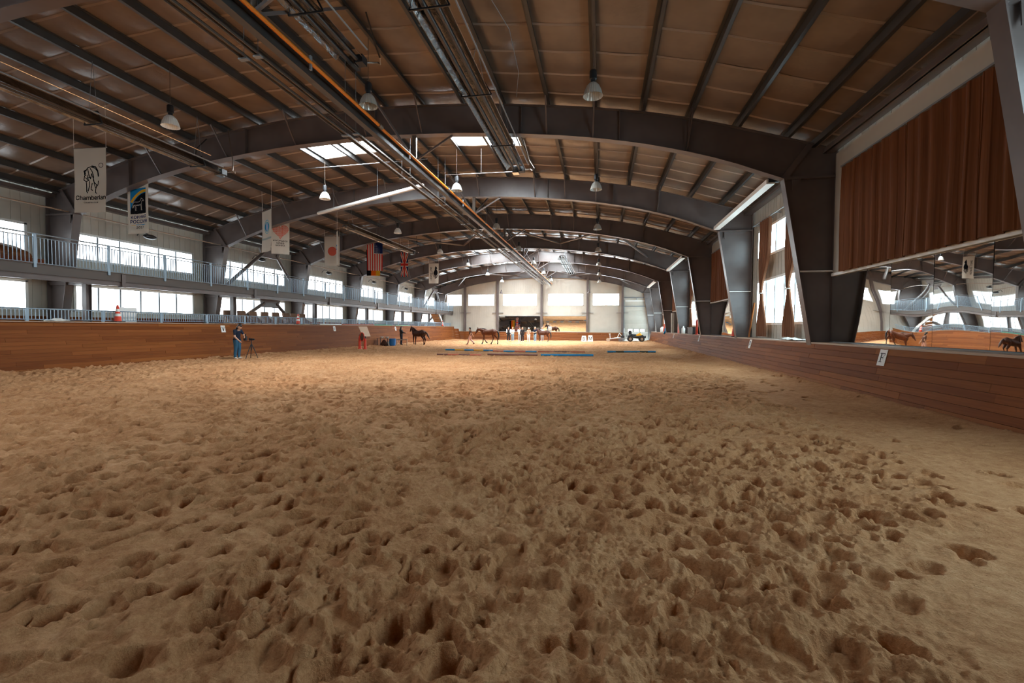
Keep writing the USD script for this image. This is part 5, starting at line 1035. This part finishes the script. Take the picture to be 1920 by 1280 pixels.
MB().bar((-.75, 0, .4), (-.8, 0, .95), .08, .08).bar((-.92, 0, .95), (-.7, 0, .95), .08, .06).build('jack_post', 'white', t); m = MB(); m.bar((.1, 0, .5), (.35, 0, 1.05), .09, .09); m.bar((.35, 0, 1.05), (.75, 0, .55), .09, .09); m.build('mast', 'white', t)
for b in (-.5, .5): MB().tm(trimesh.creation.cylinder(.22, .14), trimesh.transformations.translation_matrix((-1.0, b, .22)) @ trimesh.transformations.rotation_matrix(PI/2, (1, 0, 0))).build('wheel', 'wear_tan', t, smooth=40)
m = MB()
for i in range(14): m.bar((.3+.05*i, -.6, .3), (.3+.05*i, -.6, .03), .02, .02); m.bar((.3+.05*i, .6, .3), (.3+.05*i, .6, .03), .02, .02)
m.box(.25, 1.0, -.65, .65, .28, .34); m.build('tine_bed', 'dark_frame', t); MB().box(.5, .95, -.15, .15, .5, .75).build('engine', 'tube_dark', t)
x, y = 11.95, 58.0; z = sz(x, y); t = thing('quad_bike', 'black and yellow quad bike parked before the overhead door', 'quad bike', (x, y, z)); flat('yellow_paint', (.75, .33, .02), .3)
rot = trimesh.transformations.rotation_matrix(PI/2, (1, 0, 0))
for a in (-.72, .62):
    for b in (-.42, .42):
        w = MB(); g = np.linspace(0, 2*PI, 25); w.lathe([(.16, -.12), (.30, -.12), (.335, -.06), (.335, .06), (.30, .12), (.16, .12)], sides=24); v = np.vstack(w.v); v = np.stack([v[:, 0]+a, v[:, 2]+b, v[:, 1]+.335], 1); q = MB(); q.raw(v, np.vstack(w.f)); o = q.build('tyre', 'black', t, smooth=40)
        MB().tm(trimesh.creation.cylinder(.165, .20, sections=20), trimesh.transformations.translation_matrix((a, b, .335)) @ rot).build('wheel_rim', 'dark_frame', t); MB().tm(trimesh.creation.annulus(.13, .172, .21), trimesh.transformations.translation_matrix((a, b, .335)) @ rot).build('rim_ring', 'yellow_paint', t)
skin([m3.Manifold.batch_hull([sph((-.75, -.16, .62), .15), sph((-.75, .16, .62), .15), sph((.1, 0, .58), .18)]), m3.Manifold.batch_hull([sph((.1, 0, .55), .18), sph((.75, .12, .60), .15), sph((.75, -.12, .60), .15)])], .05, 5).build('chassis', 'black', t, smooth=True)
skin([m3.Manifold.batch_hull([sph((-.02, 0, .70), .13), sph((.42, 0, .98), .10), sph((.55, 0, .82), .14)])], .04, 5).build('tank_cover', 'yellow_paint', t, smooth=True)
for b in (-.42, .42):
    skin([m3.Manifold.batch_hull([sph((.42, b, .66), .07), sph((.70, b, .76), .06), sph((.98, b, .62), .05)])], .05, 4).build('front_fender', 'black_gloss', t, smooth=True); skin([m3.Manifold.batch_hull([sph((-1.0, b, .66), .05), sph((-.72, b, .76), .06), sph((-.42, b, .66), .06)])], .05, 4).build('rear_fender', 'black_gloss', t, smooth=True)
skin([m3.Manifold.batch_hull([sph((-.62, -.1, .84), .09), sph((-.62, .1, .84), .09), sph((.02, 0, .80), .09)])], .04, 5).build('seat', 'black', t, smooth=True); MB().bar((-.70, 0, .85), (-.76, 0, 1.32), .10, .34, (1, 0, 0)).build('backrest', 'black', t)
MB().tube([(.42, -.4, 1.08), (.46, -.15, 1.10), (.46, .15, 1.10), (.42, .4, 1.08)], .022, 8).build('handlebar', 'black', t); MB().bar((.55, 0, .85), (.45, 0, 1.1), .06, .06).build('steering_column', 'black', t); m = MB(); m.box(-1.15, -.75, -.35, .35, .82, .85); m.box(-1.17, -1.1, -.3, .3, .55, .85); m.build('rear_rack', 'dark_frame', t); MB().box(.85, 1.1, -.3, .3, .45, .72).build('front_bumper', 'black', t)
# ---------------------------------------------------------------- wicker chairs and tables on the platform
def chair(label, y, rz):
    t = thing('wicker_chair', label, 'chair', (-12.75, y, PZ+.02), rz, group='wicker armchairs behind the low railing')
    MB().box(-.28, .28, -.23, .23, .34, .42).build('seat', 'wicker', t); m = MB(); m.poly([(-.28, .40), (-.20, .40), (-.26, 1.12), (-.36, 1.16), (-.38, 1.1)], 'y', -.23, .23); m.build('backrest', 'wicker', t)
    for s in (-1, 1): m = MB(); m.poly([(-.28, .42), (.24, .42), (.26, .62), (.10, .66), (-.20, .80), (-.30, .95)], 'y', s*.235-.03, s*.235+.03); m.build('armrest', 'wicker', t)
    for a in (-.24, .24):
        for b in (-.2, .2): MB().box(a-.03, a+.03, b-.03, b+.03, 0, .34).build('leg', 'wicker', t)
    MB().box(-.22, .26, -.19, .19, .42, .48).build('cushion', 'wear_tan', t)
for i, y in enumerate((22.6, 23.6, 24.5, 25.5, 26.5, 27.5, 28.3, 29.2)):
    chair(f'brown wicker armchair on the platform behind the low railing, {(NTH+["farthest"])[i]} of the row', y, -18)
for y, n in ((24.1, 'nearer'), (27.0, 'farther')):
    t = thing('low_table', f'dark round table among the wicker chairs, {n} one', 'table', (-13.35, y, PZ)); MB().lathe([(0, .68), (.38, .68), (.38, .72), (0, .72)], sides=18).build('tabletop', 'wicker', t); MB().lathe([(.25, 0), (.05, .04), (.04, .68)], sides=10).build('pedestal', 'black', t)
# parked dark cushions and brown sofa on the upper gallery at the left edge
t = thing('sofa', 'rounded brown-red sofa on the upper gallery at the left edge of the view', 'sofa', (-13.0, 12.2, 3.70)); skin([m3.Manifold.batch_hull([sph((-.3, -.9, .75), .22), sph((-.3, .9, .55), .22), sph((.3, -.9, .35), .2), sph((.3, .9, .35), .2)])], .12, 4).build('sofa_body', 'curtain', t, smooth=True); MB().box(-.5, .5, -1.1, 1.4, 0, .3).build('base', 'plank_3', t)
# ---------------------------------------------------------------- wooden stairs to the gallery
flat('stair_wood', (.50, .20, .06), .5)
t = thing('stairs', 'orange wooden stairs climbing to the far end of the upper gallery', 'stairs'); n = 8
for i in range(n):
    u = (i+.5)/n; yy, zz = 57.2-2.7*u, PZ+(3.6-PZ)*u; MB().box(-13.1, -12.15, yy-.15, yy+.15, zz-.03, zz+.03).build('tread', 'stair_wood', t); MB().box(-13.05, -12.2, yy-.16, yy-.14, zz-.25, zz).build('riser', 'stair_wood', t)
for xx in (-13.14, -12.11): MB().bar((xx, 57.3, PZ), (xx, 54.4, 3.65), .05, .28).build('stringer', 'white', t)
